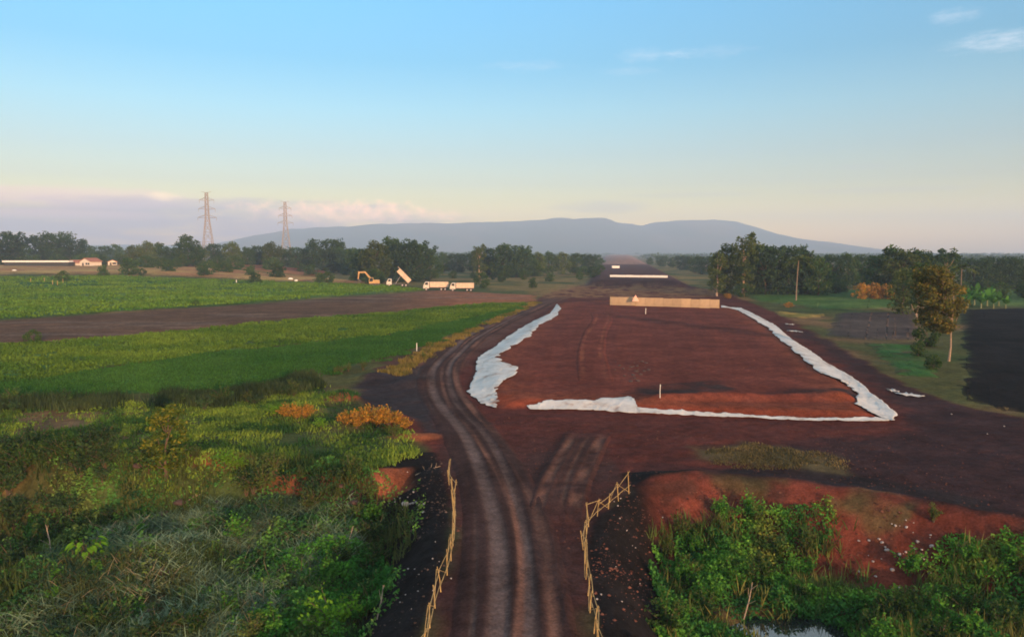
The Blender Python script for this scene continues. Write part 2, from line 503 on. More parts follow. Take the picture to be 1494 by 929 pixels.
def ruled(A, B, nu, nv, wob=0.0, seed=0):
    A = resample(A, nu); B = resample(B, nu)
    if wob:
        k = np.arange(nu) * .35
        A = A + np.stack([vnoise(k, k * 0, seed) - .5, vnoise(k, k * 0 + 5, seed) - .5], 1) * wob
        B = B + np.stack([vnoise(k, k * 0 + 9, seed) - .5, vnoise(k, k * 0 + 13, seed) - .5], 1) * wob
    t = np.linspace(0, 1, nv)[:, None, None]
    P = A[None] * (1 - t) + B[None] * t
    x, y = P[..., 0].ravel(), P[..., 1].ravel()
    u = np.tile(np.linspace(0, 1, nu), nv); v = np.repeat(np.linspace(0, 1, nv), nu)
    i = (np.arange(nv - 1)[:, None] * nu + np.arange(nu - 1)[None, :]).ravel()
    return x, y, u, v, np.stack([i, i + 1, i + nu + 1, i + nu], 1)


def sheet(name, A, B, nu, nv, colf, lift=.05, wob=.8, seed=0, kind='structure', edge=.12):
    x, y, u, v, Fc = ruled(A, B, nu, nv, wob, seed)
    e = np.minimum(np.minimum(u * nu, (1 - u) * nu), np.minimum(v * nv, (1 - v) * nv))
    Ar, Br = resample(A, 40), resample(B, 40)
    dd = sdist(np.vstack([Ar, Br[::-1]]), x, y); dist = np.hypot(x, y)
    mm = sstep((dd - .2 + (fbm(x * .7, y * .7, 3, seed + 60) - .5) * 2.2) / np.clip(dist / 60, .8, 3))
    c = colf(x, y, u, v); c = c * mm[:, None] + ground_col(x, y) * (1 - mm[:, None])
    z = height(x, y) + (lift + .0019 * np.maximum(dist - 60, 0) + .1) * mm - .10
    o = link(name, npmesh(name, np.stack([x, y, z], 1), Fc, c, True), EARTH)
    tag(o, kind=kind)
    return o


def blades(name, pos, hgt, wid, cols, lean=.35, nper=3, spread=.12, seed=0, lmin=0.0):
    """upright blades, one triangle pair each, as one mesh"""
    r = np.random.default_rng(seed)
    n = len(pos); P = np.repeat(pos, nper, 0); n2 = len(P)
    P = P + np.c_[r.normal(0, spread, (n2, 2)), np.zeros(n2)]
    h = np.repeat(hgt, nper) * r.uniform(.6, 1.2, n2); w = np.repeat(wid, nper) * r.uniform(.7, 1.3, n2)
    a = r.uniform(0, 2 * np.pi, n2); l = r.uniform(lmin * lean, lean, n2) * h; la = r.uniform(0, 2 * np.pi, n2)
    sd = np.c_[np.cos(a), np.sin(a), np.zeros(n2)] * w[:, None] * .5
    tip = P + np.c_[np.cos(la) * l, np.sin(la) * l, h * np.sqrt(np.clip(1 - (l / np.maximum(h, 1e-6)) ** 2, .05, 1))]
    mid = P * .5 + tip * .5 + np.c_[np.zeros((n2, 2)), h * .08]
    V = np.empty((n2 * 5, 3)); V[0::5] = P - sd; V[1::5] = P + sd; V[2::5] = mid + sd * .8; V[3::5] = mid - sd * .8; V[4::5] = tip
    b = np.arange(n2) * 5
    Fc = np.concatenate([np.stack([b, b + 1, b + 2], 1), np.stack([b, b + 2, b + 3], 1), np.stack([b + 3, b + 2, b + 4], 1)])
    cc = np.repeat(cols, nper, 0) * r.uniform(.7, 1.3, (n2, 1))
    me = npmesh(name, V, Fc, np.repeat(cc, 5, 0))
    return link(name, me, BLADE)


def scatter_poly(poly, n, seed, wob=0.0):
    r = np.random.default_rng(seed); lo = poly.min(0); hi = poly.max(0)
    out = np.empty((0, 2))
    while len(out) < n:
        p = r.uniform(lo, hi, (n * 2, 2)); out = np.vstack([out, p[sdist(poly, p[:, 0], p[:, 1]) > wob * (fbm(p[:, 0] * .45, p[:, 1] * .45, 3, seed + 77) - .42) * 2]])
    return out[:n]


# crop fields on the left and right of the works
def cf(base, alt, ns=.12, seed=0, dirt=None):
    base = np.array(base); alt = np.array(alt)

    def f(x, y, u, v):
        n = fbm(x * ns, y * ns * 1.6, 4, seed)[:, None]; c = base * (1 - sstep((n - .35) * 3.5)) + alt * sstep((n - .35) * 3.5)
        if dirt is not None:
            m = sstep((fbm(x * .25, y * .3, 3, seed + 9) - .58) * 9)[:, None] * .7; c = c * (1 - m) + np.array(dirt) * m
        return c
    return f


N_TOP = Gs([(-320, 524), (0, 505), (200, 490), (420, 468), (560, 458), (690, 445), (764, 443)])
N_MID = Gs([(-320, 590), (0, 562), (150, 538), (300, 517), (560, 491), (740, 453), (768, 446)])
N_BOT = Gs([(-320, 600), (0, 584), (150, 580), (330, 572), (470, 548), (600, 514), (764, 450)])
sheet('crop_field', N_TOP, N_MID, 260, 60, cf((.030, .085, .02), (.07, .125, .028), .2, 2, (.07, .07, .03)), .06, .8, 1)
sheet('crop_field', N_MID, N_BOT, 260, 60, cf((.026, .088, .022), (.042, .115, .026), .15, 3), .09, .6, 2)
P_TOP = Gs([(-320, 492), (0, 468), (200, 455), (380, 443), (540, 431), (640, 424), (790, 431)])


def ploughcol(x, y, u, v):
    n = fbm(x * .05, y * .4, 4, 5)[:, None]
    c = np.array([.066, .040, .028]) * (1 - n) + np.array([.14, .074, .044]) * n
    c = c * (1 - sstep((u - .62) * 4)[:, None]) + np.array([.24, .095, .05]) * sstep((u - .62) * 4)[:, None]
    m = sstep((fbm(x * .06, y * .35, 3, 15) - .58) * 10)[:, None] * .6
    return c * (1 - m) + np.array([.15, .105, .085]) * m


sheet('ploughed_field', P_TOP, Gs([(-320, 523), (0, 504), (200, 489), (420, 467), (560, 457), (690, 444), (790, 440)]), 200, 40, ploughcol, .04, 1.5, 3)
F_TOP = Gs([(-320, 424), (0, 414), (180, 412), (400, 413), (560, 418), (618, 424)])
F_BOT = Gs([(-320, 491), (0, 467), (200, 454), (380, 442), (540, 430), (620, 425)])


def farcrop(x, y, u, v):
    n = fbm(x * .05, y * .08, 4, 7)[:, None]
    a = np.array([.030, .085, .022]); b = np.array([.095, .16, .03]); c2 = np.array([.04, .10, .03])
    t = sstep((v[:, None] - .35) * 2.4 + (n - .5) * 1.2)
    c = a * (1 - t) + b * t
    t2 = sstep((v[:, None] - .86) * 8 + (n - .5))
    return c * (1 - t2) + c2 * t2


sheet('crop_field', F_TOP, F_BOT, 200, 50, farcrop, .05, 2.5, 4)
sheet('stubble_field', Gs([(-320, 402), (0, 397), (150, 399), (300, 403), (470, 407), (560, 412)]), Gs([(-320, 415), (0, 411), (180, 410), (400, 411), (480, 412), (560, 416)]), 120, 14, cf((.30, .15, .07), (.36, .24, .09), .05, 8), .05, 3, 5)
sheet('bare_field', Gs([(-320, 390), (0, 388), (150, 390), (330, 396), (480, 400)]), Gs([(-320, 401), (0, 396), (150, 398), (300, 402), (480, 406)]), 100, 12, cf((.16, .065, .04), (.28, .12, .055), .04, 9), .05, 4, 6)
# right side plots
sheet('crop_field', Gs([(1068, 425), (1200, 424), (1345, 424)]), Gs([(1096, 440), (1205, 452), (1345, 450)]), 80, 24, cf((.045, .10, .025), (.08, .13, .035), .1, 10), .06, 2, 7)
sheet('ploughed_field', Gs([(1212, 456), (1290, 455), (1350, 455)]), Gs([(1195, 490), (1270, 497), (1352, 497)]), 80, 30, cf((.055, .042, .04), (.08, .06, .052), .1, 11), .05, 1.2, 8)
sheet('crop_field', Gs([(1250, 498), (1340, 503), (1352, 505)]), Gs([(1302, 548), (1372, 552), (1384, 552)]), 60, 36, cf((.05, .085, .028), (.04, .11, .028), .2, 12, (.09, .05, .035)), .06, 1, 9)
sheet('ploughed_field', Gs([(1392, 452), (1470, 450), (1640, 452)]), Gs([(1392, 584), (1494, 606), (1800, 660)]), 120, 90, cf((.006, .0055, .0055), (.012, .010, .010), .12, 13), .05, .8, 10)
sheet('crop_field', Gs([(1410, 420), (1494, 424), (1640, 426)]), Gs([(1400, 449), (1470, 448), (1640, 448)]), 60, 16, cf((.05, .10, .03), (.08, .13, .035), .06, 14), .05, 2, 11)
sheet('grass_verge', Gs([(1120, 452), (1180, 458), (1215, 456)]), Gs([(1130, 462), (1175, 466), (1212, 462)]), 40, 12, cf((.36, .22, .06), (.18, .16, .045), .3, 15), .05, 1, 12)

# crop plants standing on the near fields
def crop(name, poly, n, h, w, c0, c1, seed, lean=.5, nper=3, spread=.14, patch=None):
    p = scatter_poly(poly, n, seed, 2.5)
    if patch is not None:
        k = fbm(p[:, 0] * patch, p[:, 1] * patch * 1.5, 3, seed); p = p[k > np.random.default_rng(seed).uniform(.2, .62, len(p))]
    m = fbm(p[:, 0] * .15, p[:, 1] * .2, 3, seed)[:, None]
    r = np.random.default_rng(seed + 1)
    cols = np.array(c0) * (1 - m) + np.array(c1) * m
    cols = cols * r.uniform(.75, 1.25, (len(p), 1))
    o = blades(name, np.c_[p, height(p[:, 0], p[:, 1]) + .04 + .0019 * np.maximum(np.hypot(p[:, 0], p[:, 1]) - 60, 0)], np.full(len(p), h), np.full(len(p), w), cols, lean, nper, spread, seed)
    tag(o, kind='stuff')
    return o


tag(crop('bean_crop', np.vstack([N_TOP, N_MID[::-1]]), 26000, .32, .22, (.03, .09, .016), (.12, .19, .025), 101, .8, 4, .2, .35), 'light green leafy crop covering the upper near field', 'crop')
tag(crop('young_crop', np.vstack([N_MID, N_BOT[::-1]]), 26000, .22, .10, (.024, .088, .018), (.055, .135, .026), 102, .5, 4, .25), 'even dark green young crop in the lower near field', 'crop')
tag(crop('field_crop', np.vstack([F_TOP, F_BOT[::-1]]), 24000, .45, .45, (.035, .11, .018), (.13, .21, .025), 103, .6, 3, .5, .1), 'green crop of the far left field', 'crop')

# dirt roads: ribbons across -> colour of the wheel tracks
def road(name, pts, hw, tracks, base, seed, lift=.10, n=240, m=44):
    P = resample(np.array(pts), n)
    for _ in range(30): P[1:-1] = P[1:-1] * .5 + (P[:-2] + P[2:]) * .25
    T = np.gradient(P, axis=0); T /= np.linalg.norm(T, axis=1)[:, None]
    Nn = np.stack([T[:, 1], -T[:, 0]], 1)
    s = np.r_[0, np.cumsum(np.hypot(*np.diff(P, axis=0).T))]
    W = np.interp(np.linspace(0, 1, n), np.linspace(0, 1, len(hw)), hw)
    t = np.linspace(-1, 1, m)
    A = t[None, :] * W[:, None]
    x = (P[:, 0][:, None] + Nn[:, 0][:, None] * A).ravel(); y = (P[:, 1][:, None] + Nn[:, 1][:, None] * A).ravel()
    a = A.ravel(); ss = np.repeat(s, m)
    c = np.tile(np.array(base), (len(x), 1)) * (.75 + .5 * fbm(a * .9, ss * .12, 3, seed)[:, None])
    dz = np.zeros(len(x))
    for cen, w, col, st, dep in tracks:
        wob = (fbm(ss * .05, ss * 0 + cen, 2, seed + 3) - .5) * .9
        k = np.exp(-((a - cen - wob) / w) ** 4)
        k = k * np.clip(.45 + st + (fbm(ss * (.12 if n > 200 else .5), a * 1.2, 4, seed + int(cen * 10)) - .5) * 2.6, 0, 1)
        c = mixc(c, col, k * .9)
        dz -= dep * k; dz += dep * .6 * np.exp(-((np.abs(a - cen - wob) - w * 1.35) / (w * .35)) ** 2)
    edge = sstep((np.abs(t) - .7) / .3)[None, :].repeat(n, 0).ravel()
    uu = np.repeat(np.linspace(0, 1, n), m); edge = np.maximum(edge, np.maximum(sstep((uu - .7) / .3), sstep((.25 - uu) / .25) * (n < 200)))
    c = np.where(edge[:, None] > 0, c * (1 - edge[:, None]) + ground_col(x, y) * edge[:, None], c)
    z = height(x, y) + lift + dz * (1 - edge) - .16 * edge ** 2 + .05 * (fbm(x * 1.5, y * 1.5, 3, seed) - .5)
    z = np.where(edge < .75, np.maximum(z, height(x, y) + .045), z)
    i = (np.arange(n - 1)[:, None] * m + np.arange(m - 1)[None, :]).ravel()
    o = link(name, npmesh(name, np.stack([x, y, z], 1), np.stack([i, i + 1, i + m + 1, i + m], 1), c, True), EARTH)
    return tag(o, kind='structure')


TRK = (.135, .090, .082); BRK = (.20, .095, .068)
road('dirt_road', [(-.4, -30), (-.2, 10), *Gs([(752, 929), (750, 858), (749, 769), (731, 713), (694, 640), (680, 622), (648, 584), (637, 558), (645, 530), (682, 496), (732, 469), (790, 443), (850, 426)])], [2.3, 2.2, 2.2, 2.6, 3.0, 3.4, 3.4],
     [(-.66, .36, TRK, .35, .05), (.66, .25, TRK, .35, .05), (-1.45, .10, (.08, .055, .05), -.05, .03), (0.08, .17, BRK, .02, .03), (1.45, .27, BRK, .18, .04)], (.046, .025, .023), 5)
road('dirt_road', [*Gs([(800, 775), (812, 740), (824, 700), (842, 664), (862, 625)])], [1.5, 1.6, 1.7],
     [(-.75, .24, BRK, -.12, .05), (.75, .30, BRK, -.05, .06), (0.1, .12, (.12, .06, .045), -.1, .03)], (.060, .029, .025), 6, .125, 110, 30)
road('haul_track', [*Gs([(880, 588), (868, 560), (862, 520), (868, 490), (880, 470), (872, 452)])], [1.8, 1.9, 2.2],
     [(-.9, .22, (.24, .075, .04), .0, .03), (.9, .2, (.21, .07, .04), -.05, .03)], (.135, .036, .025), 7, .08, 110, 24)


# pond
x0, y0 = POND[0]
th = np.linspace(0, 2 * math.pi, 41)[:-1]
V = [(x0 + 3.4 * math.cos(a), y0 + 2.2 * math.sin(a), -2.80) for a in th]
me = bpy.data.meshes.new('pond_water'); me.from_pydata(V, [], [tuple(range(40))])
m, nt, out = newmat('pond_water')
p = N(nt, 'ShaderNodeBsdfPrincipled', ins={'Base Color': (.015, .018, .02, 1), 'Roughness': .03, 'IOR': 1.9, 'Specular IOR Level': .8})
no = N(nt, 'ShaderNodeTexNoise', ins={'Scale': 4.0, 'Detail': 3.0}); b = N(nt, 'ShaderNodeBump', ins={'Strength': .05, 'Distance': .05})
nt.links.new(no.outputs['Fac'], b.inputs['Height']); nt.links.new(b.outputs[0], p.inputs['Normal']); nt.links.new(p.outputs[0], out.inputs['Surface'])
tag(link('pond_water', me, m), kind='structure')

# ---------------------------------------------------------------- geotextile sheets
def geotex(label, A, B, nu, nv, seed, cat='ground sheet', puff=.08, rag=1.3):
    A = np.array([tuple(GT(*p).xy) for p in A]); B = np.array([tuple(GT(*p).xy) for p in B])
    nA = len(A); t = np.linspace(0, nA - 1, nu); k = np.arange(nA)
    A = np.stack([np.interp(t, k, A[:, 0]), np.interp(t, k, A[:, 1])], 1); B = np.stack([np.interp(t, k, B[:, 0]), np.interp(t, k, B[:, 1])], 1)
    r = np.random.default_rng(seed)
    kk = np.arange(nu) * .34; zz0 = kk * 0
    B = B + np.c_[(fbm(kk, zz0, 3, seed) - .5) * .7 * rag, (fbm(kk, zz0 + 7, 3, seed) - .5) * .9 * rag]; A = A + np.c_[(fbm(kk, zz0 + 13, 3, seed) - .5) * .3 * rag, (fbm(kk, zz0 + 23, 3, seed) - .5) * .35 * rag]
    v = np.linspace(0, 1, nv)[:, None, None]; P = A[None] * (1 - v) + B[None] * v
    x, y = P[..., 0].ravel(), P[..., 1].ravel()
    wr = fbm(x * 1.1, y * .5, 4, seed); fold = np.abs(vnoise(x * .9 + y * .5, y * .25, seed + 3) - .5) * 2
    f2 = np.abs(vnoise(x * 1.6 - y * .7, y * .6 + x * .3, seed + 8) - .5) * 2
    z = height(x, y) + .05 + puff * wr + puff * .9 * (1 - fold) ** 3 + puff * .7 * (1 - f2) ** 4
    i = (np.arange(nv - 1)[:, None] * nu + np.arange(nu - 1)[None, :]).ravel()
    Fc = np.stack([i, i + 1, i + nu + 1, i + nu], 1)
    o = link('geotextile_sheet', npmesh('geotextile_sheet', np.stack([x, y, z], 1), Fc, None, True), CLOTH)
    so = o.modifiers.new('thick', 'SOLIDIFY'); so.thickness = .012
    return tag(o, label, cat)


geotex('wide crumpled white geotextile strip along the pad edge beside the curving dirt road',
       [(812, 444), (803, 458), (780, 468), (755, 482), (720, 508), (697, 523), (694, 545), (682, 572), (700, 588), (722, 596)],
       [(819, 449), (813, 462), (788, 474), (772, 492), (740, 511), (722, 524), (760, 539), (722, 568), (724, 579), (727, 597)], 170, 26, 3)
geotex('long thin white geotextile strip along the near front edge of the pad',
       [(774, 598), (810, 598), (865, 599), (922, 604), (932, 604), (1000, 607), (1100, 611), (1200, 615), (1297, 616)],
       [(770, 594), (800, 585), (865, 585), (922, 580), (930, 596), (1000, 601), (1100, 607), (1200, 611.5), (1298, 613)], 220, 18, 4, puff=.06, rag=.45)
geotex('white geotextile strip running from the cream barrier down to the sharp near corner',
       [(1052, 446), (1080, 449.5), (1100, 459), (1132, 476), (1156, 497), (1182, 512), (1205, 530), (1244, 552), (1276, 578), (1309, 606), (1303, 616)],
       [(1052, 449), (1076, 453), (1094, 463), (1121, 480), (1142, 499), (1166, 519), (1197, 546), (1231, 560), (1248, 569), (1250, 592), (1291, 614)], 200, 20, 5, puff=.07, rag=1.0)
for k, (px, py, w, h, lb) in enumerate([(1160, 484, 1.6, .5, 'torn white scrap of geotextile beside the middle of the right strip'), (1152, 474, 1.0, .4, 'smallest white cloth scrap just beyond the torn one near the right strip'),
                                      (1326, 577, 1.5, .55, 'white cloth scrap lying on dark soil beyond the sharp pad corner'), (1302, 571, .6, .35, 'little white rag between the pad corner and the bigger scrap')]):
    q = GT(px, py); n = 9
    vs, fs = [], []
    for a in range(n):
        for b_ in range(5):
            u, v = a / (n - 1) - .5, b_ / 4 - .5
            xx, yy = q.x + u * w + random.gauss(0, .05), q.y + v * h * 2 - u * w * .8 + random.gauss(0, .06)
            vs.append((xx, yy, hz(xx, yy) + .06 + .16 * random.random()))
    for a in range(n - 1):
        for b_ in range(4): fs.append((a * 5 + b_, a * 5 + b_ + 5, a * 5 + b_ + 6, a * 5 + b_ + 1))
    o = link('cloth_scrap', npmesh('cloth_scrap', vs, fs, None, True), CLOTH)
    so = o.modifiers.new('thick', 'SOLIDIFY'); so.thickness = .015
    tag(o, lb, 'cloth scrap')
# strip on the crest of the next embankment
a, b = GT(890, 404), GT(974, 405)
mb = MB(); L_ = (b - a).length
n = 24
pts = [a.lerp(b, i / n) for i in range(n + 1)]
for i in range(n):
    p, q = pts[i], pts[i + 1]; c = (p + q) / 2
    mb.box((c.x, c.y, hz(c.x, c.y) + .38 + random.uniform(-.03, .03)), ((q - p).length - .004, .25, .9), Matrix.Rotation(math.atan2(q.y - p.y, q.x - p.x), 3, 'Z'))
tag(mb.build('sheet_fence', WHITEP), 'long white sheet fence across the crest of the distant embankment', 'fence')
a = GT(898, 391)
e = empty('site_cabin', (a.x, a.y, hz(a.x, a.y)))
MB().box((0, 0, .6), (4.5, 3, 1.2)).build('wall', WHITEP, e); MB().box((0, 0, 1.3), (4.9, 3.4, .2)).build('roof', WHITEP, e)
tag(e, 'tiny white cabin beside the farthest stretch of the road works', 'cabin')

# ---------------------------------------------------------------- barrier
a, b = GT(890, 445), GT(1049, 450)
L_ = (b - a).length; ang = math.atan2(b.y - a.y, b.x - a.x)
br = empty('site_barrier', (a.x, a.y, 0), ang)
npn = 12; w = L_ / npn
bz = [hz(*(a.xy.lerp(b.xy, i / npn))) for i in range(npn + 1)]
pm = None
for i in range(npn):
    o = MB().box((0, 0, .90 + (i % 3) * .02), (w - .03, .06, 1.80 + random.uniform(-.07, .07))).build('panel', CREAM, br)
    o.location = ((i + .5) * w, 0, min(bz[i], bz[i + 1]) + .02); o.rotation_euler = (rad(random.uniform(-1.5, 1.5)), 0, rad(random.uniform(-.6, .6)))
for i in range(npn + 1):
    o = MB().box((0, .09, .95), (.10, .10, 1.95)).build('post', BAMBOO, br); o.location = (i * w, 0, bz[i] - .05)
tag(br, 'long cream panel barrier closing the far end of the red pad', 'barrier')
c = a.lerp(b, .235) - Vector((0, 1.3, 0))
e = empty('triangle_sign', (c.x, c.y, hz(c.x, c.y)))
MB().prism([(-.75, 1.1), (.75, 1.1), (0, 2.45)], -.02, .02).build('board', PINKB, e)
MB().tube([(0, .06, 0), (0, .06, 1.9)], .04).build('post', BAMBOO, e)
tag(e, 'small pink triangular sign in front of the cream barrier', 'sign')

# ---------------------------------------------------------------- stakes
def stake(px, py, h, lb, grp=None, r=.028, mat=WOODW):
    q = GT(px, py)
    e = empty('survey_stake', (q.x, q.y, q.z - .1), random.uniform(0, 3))
    MB().tube([(0, 0, 0), (random.uniform(-.03, .03), 0, h * .55), (random.uniform(-.05, .05), 0, h + .1)], [r, r * .95, r * .8], 6).build('pole', mat, e)
    MB().box((r + .04, 0, h - .03), (.09, .012, .07)).build('flag', mat, e)
    return tag(e, lb, 'stake', grp)


stake(963, 580, 1.05, 'white survey stake standing by the dark ridge at the pad front')
stake(942, 458, 1.1, 'white survey stake in front of the cream barrier', r=.06)
stake(345, 414, 1.5, 'white marker stake at the top edge of the far green field', r=.16)
stake(608, 512, 1.0, 'thin pale stake on the grassy edge of the near field', r=.05)
for k, (px, py) in enumerate([(45, 414), (65, 413), (77, 417), (84, 418), (92, 415)]):
    stake(px, py, 1.9, ['pale bean pole at the left end of the pole row', 'tall pale bean pole, second of the row', 'middle bean pole of the row beside the small field bush', 'fourth pale bean pole just left of the last one', 'last bean pole of the row beneath the small field bush'][k], 'poles in the far field', .11, BAMBOO)
for k, (px, py, lb) in enumerate([(424, 409, 'plump white sack at the far field edge below the right pylon'), (432, 411, 'smaller white sack just right of the plump one below the right pylon'), (305, 394, 'white sack at the foot of the left pylon'), (741, 398, 'white sack on the grass left of the distant road works'), (21, 397, 'white sack at the edge of the far bare field')]):
    q = GT(px, py)
    me = MB()
    bpy_me = bpy.data.meshes.new('sack')
    import bmesh
    bm = bmesh.new(); bmesh.ops.create_icosphere(bm, subdivisions=2, radius=.9 if k % 2 == 0 else .6)
    for v in bm.verts: v.co.z = v.co.z * .75 + .5; v.co.x *= 1 + .25 * math.sin(v.co.z * 3) + random.uniform(-.05, .05)
    bm.to_mesh(bpy_me); bm.free()
    o = link('sack', bpy_me, SACK); o.location = q; tag(o, lb, 'sack')

# ---------------------------------------------------------------- bamboo fences
def bfence(pts, lb):
    P = [GT(*p) for p in pts]
    xy = resample(np.array([p.xy for p in P]), int(sum((P[i + 1] - P[i]).length for i in range(len(P) - 1)) / 1.25) + 1)
    e = empty('bamboo_fence', (xy[0][0], xy[0][1], 0)); o0 = Vector((xy[0][0], xy[0][1], 0))
    Q = [Vector((a, b, hz(a, b))) - o0 for a, b in xy]
    tops = []
    for i, q in enumerate(Q):
        h = random.uniform(.75, 1.2); t = q + Vector((random.uniform(-.16, .16), random.uniform(-.14, .14), h))
        MB().tube([q - Vector((0, 0, .25)), q.lerp(t, .5) + Vector((random.uniform(-.02, .02), 0, 0)), t], [.022, .02, .016], 6).build('post', BAMBOO, e)
        tops.append(t)
    for i in range(len(Q) - 1):
        for fr in (.88, .42):
            a = Q[i].lerp(tops[i], fr + random.uniform(-.16, .1)); b = Q[i + 1].lerp(tops[i + 1], fr + random.uniform(-.1, .08))
            d = (b - a) * .1
            MB().tube([a - d + Vector((.04, 0, 0)), (a + b) / 2 + Vector((.04, 0, random.uniform(-.03, .03))), b + d + Vector((.04, 0, 0))], [.014, .013, .011], 6).build('rail', BAMBOO, e)
        a = Q[i].lerp(tops[i], .1 if i % 2 else .9); b = Q[i + 1].lerp(tops[i + 1], .9 if i % 2 else .1)
        MB().tube([a - Vector((.04, 0, 0)), b - Vector((.04, 0, 0))], .012, 6).build('brace', BAMBOO, e)
    tag(e, lb, 'fence')


bfence([(608, 985), (622, 935), (640, 872), (656, 830), (662, 790), (664, 760), (660, 722), (653, 695)], 'crooked bamboo rail fence on the left edge of the dirt road')
bfence([(884, 990), (868, 935), (858, 880), (853, 830), (852, 800), (858, 770), (873, 750), (892, 738), (918, 720)], 'bamboo rail fence bending away on the right side of the dirt road')

# ---------------------------------------------------------------- vehicles
def wheel(parent, x, y, r=.5, w=.3):
    n = 14
    mb = MB(); mb.tube([(0, -w / 2, 0), (0, w / 2, 0)], r, n)
    o = mb.build('wheel', TYRE, parent, .02); o.location = (x, y, r)
    MB().tube([(0, -w / 2 - .02, 0), (0, w / 2 + .02, 0)], r * .5, 10).build('rim', STEEL, o)


def truck(loc, rz, lb, bedmat, tipped=False, sc=1):
    """cab at -x, load bed behind"""
    e = empty('dump_truck' if tipped else 'lorry', loc, rz, sc)
    MB().box((.2, 0, .85), (7.0, .9, .25)).build('chassis', DARKM, e)
    cab = MB().prism([(-3.55, .7), (-1.9, .7), (-1.9, 2.55), (-3.0, 2.6), (-3.45, 1.75), (-3.6, 1.5)], -1.15, 1.15).build('cab', TRUCKW, e, .05)
    MB().prism([(-3.49, 1.72), (-3.43, 1.70), (-3.0, 2.50), (-3.06, 2.52)], -.98, .98).build('windscreen', GLASS, cab)
    for s in (-1, 1): MB().prism([(-3.15, 1.75), (-2.2, 1.75), (-2.2, 2.4), (-2.85, 2.4)], s * 1.165 - .01, s * 1.165 + .01).build('side_window', GLASS, cab)
    for s in (-1, 1): MB().box((-3.62, s * .85, 1.0), (.08, .3, .2)).build('headlight', WHITEP, e)
    MB().box((-3.6, 0, .72), (.2, 2.3, .3)).build('bumper', DARKM, e)
    bd = MB()
    bd.box((2.65, 0, .06), (5.3, 2.4, .12))
    for s in (-1, 1):
        bd.box((2.65, s * 1.16, .80), (5.3, .08, 1.36))
        for k in range(6): bd.box((.15 + k * 1.0, s * 1.23, .80), (.1, .06, 1.34))
    bd.box((.04, 0, .80), (.08, 2.24, 1.36)); bd.box((5.26, 0, .80), (.08, 2.24, 1.36))
    if tipped: bd.box((-.45, 0, 1.42), (.9, 2.4, .08))
    b_ = bd.build('load_bed', bedmat, e)
    b_.location = (-1.7, 0, 1.05)
    if tipped:
        b_.location = (3.5, 0, 1.15); a = rad(46)
        b_.data.transform(Matrix.Translation((-5.3, 0, 0))); b_.rotation_euler = (0, a, 0)
        MB().tube([(-.6, 0, 1.0), (1.1, 0, 3.6)], .09, 8).build('lift_ram', STEEL, e)
    else:
        MB().box((0.95, 0, 2.44), (5.1, 2.2, .06)).build('load_cover', bedmat, e)
    for x in (-2.7, 1.6, 2.75):
        for s in (-1, 1): wheel(e, x, s * 1.0)
    return tag(e, lb, 'lorry')


q = GT(636, 424); truck(q, rad(3), 'left parked lorry of the pair, pale cab and long cream load bed', TRUCKB, sc=1.08)
q = GT(674, 425); truck(q, rad(1), 'right parked lorry of the pair, tailing the other with cream load bed', TRUCKB, sc=1.02)
q = GT(580, 418); truck(q, rad(8), 'dump truck tipping its raised pale bed beside the excavator', TRUCKB, True, 1.05)
# excavator
q = GT(546, 418); e = empty('excavator', q, rad(10), 1.15)
for s in (-1, 1):
    MB().prism([(-1.6, .35), (-1.2, 0), (1.2, 0), (1.6, .35), (1.6, .5), (1.2, .85), (-1.2, .85), (-1.6, .5)], s * 1.0 - .28, s * 1.0 + .28).build('track', DARKM, e)
bo = MB().box((.35, .1, 1.5), (2.6, 2.3, 1.1)).build('engine_house', YELLOW, e, .08)
cb = MB().prism([(-1.55, .95), (-.2, .95), (-.2, 2.75), (-1.2, 2.75), (-1.55, 2.0)], -1.1, .0).build('cab', YELLOW, e, .04)
MB().prism([(-1.45, 1.6), (-.35, 1.6), (-.35, 2.6), (-1.15, 2.6)], -1.13, -1.09).build('window', GLASS, cb)
MB().prism([(-.6, 1.3), (-.2, 1.9), (-2.6, 4.6), (-4.6, 4.5), (-4.5, 4.1), (-2.7, 4.1)], .3, .7).build('boom', YELLOW, e)
MB().prism([(-4.7, 4.6), (-4.2, 4.5), (-4.6, 2.2), (-4.9, 2.2)], .35, .65).build('arm', YELLOW, e)
MB().prism([(-4.95, 2.3), (-4.5, 2.3), (-3.9, 1.9), (-3.9, 1.3), (-4.6, 1.1), (-4.75, 1.6)], .05, .95).build('bucket', DARKM, e)
tag(e, 'yellow tracked excavator with raised boom left of the dump truck', 'excavator')

# ---------------------------------------------------------------- pylons
def strut(mb, a, b, r=.09): mb.tube([a, b], r, 4, False)


e = empty('power_pylon', (0, 0, 0))
mbW, mbR = MB(), MB(); Ht = 46
lv = [0, 8, 15, 21, 26, 30, 33.5, 37, 40, 43, 46]
hw = lambda z: 4.2 * (1 - z / 30) + 1.1 * z / 30 if z < 30 else 1.1 - .35 * (z - 30) / 16
for i in range(len(lv) - 1):
    mb = mbW
    z0_, z1_ = lv[i], lv[i + 1]; a, b = hw(z0_), hw(z1_)
    c0 = [(-a, -a), (a, -a), (a, a), (-a, a)]; c1 = [(-b, -b), (b, -b), (b, b), (-b, b)]
    for k in range(4):
        k2 = (k + 1) % 4
        strut(mb, (*c0[k], z0_), (*c1[k], z1_), .16)
        strut(mb, (*c0[k], z0_), (*c1[k2], z1_)); strut(mb, (*c0[k2], z0_), (*c1[k], z1_)); strut(mb, (*c1[k], z1_), (*c1[k2], z1_))
mbW.build('lattice_body', REDW, e)
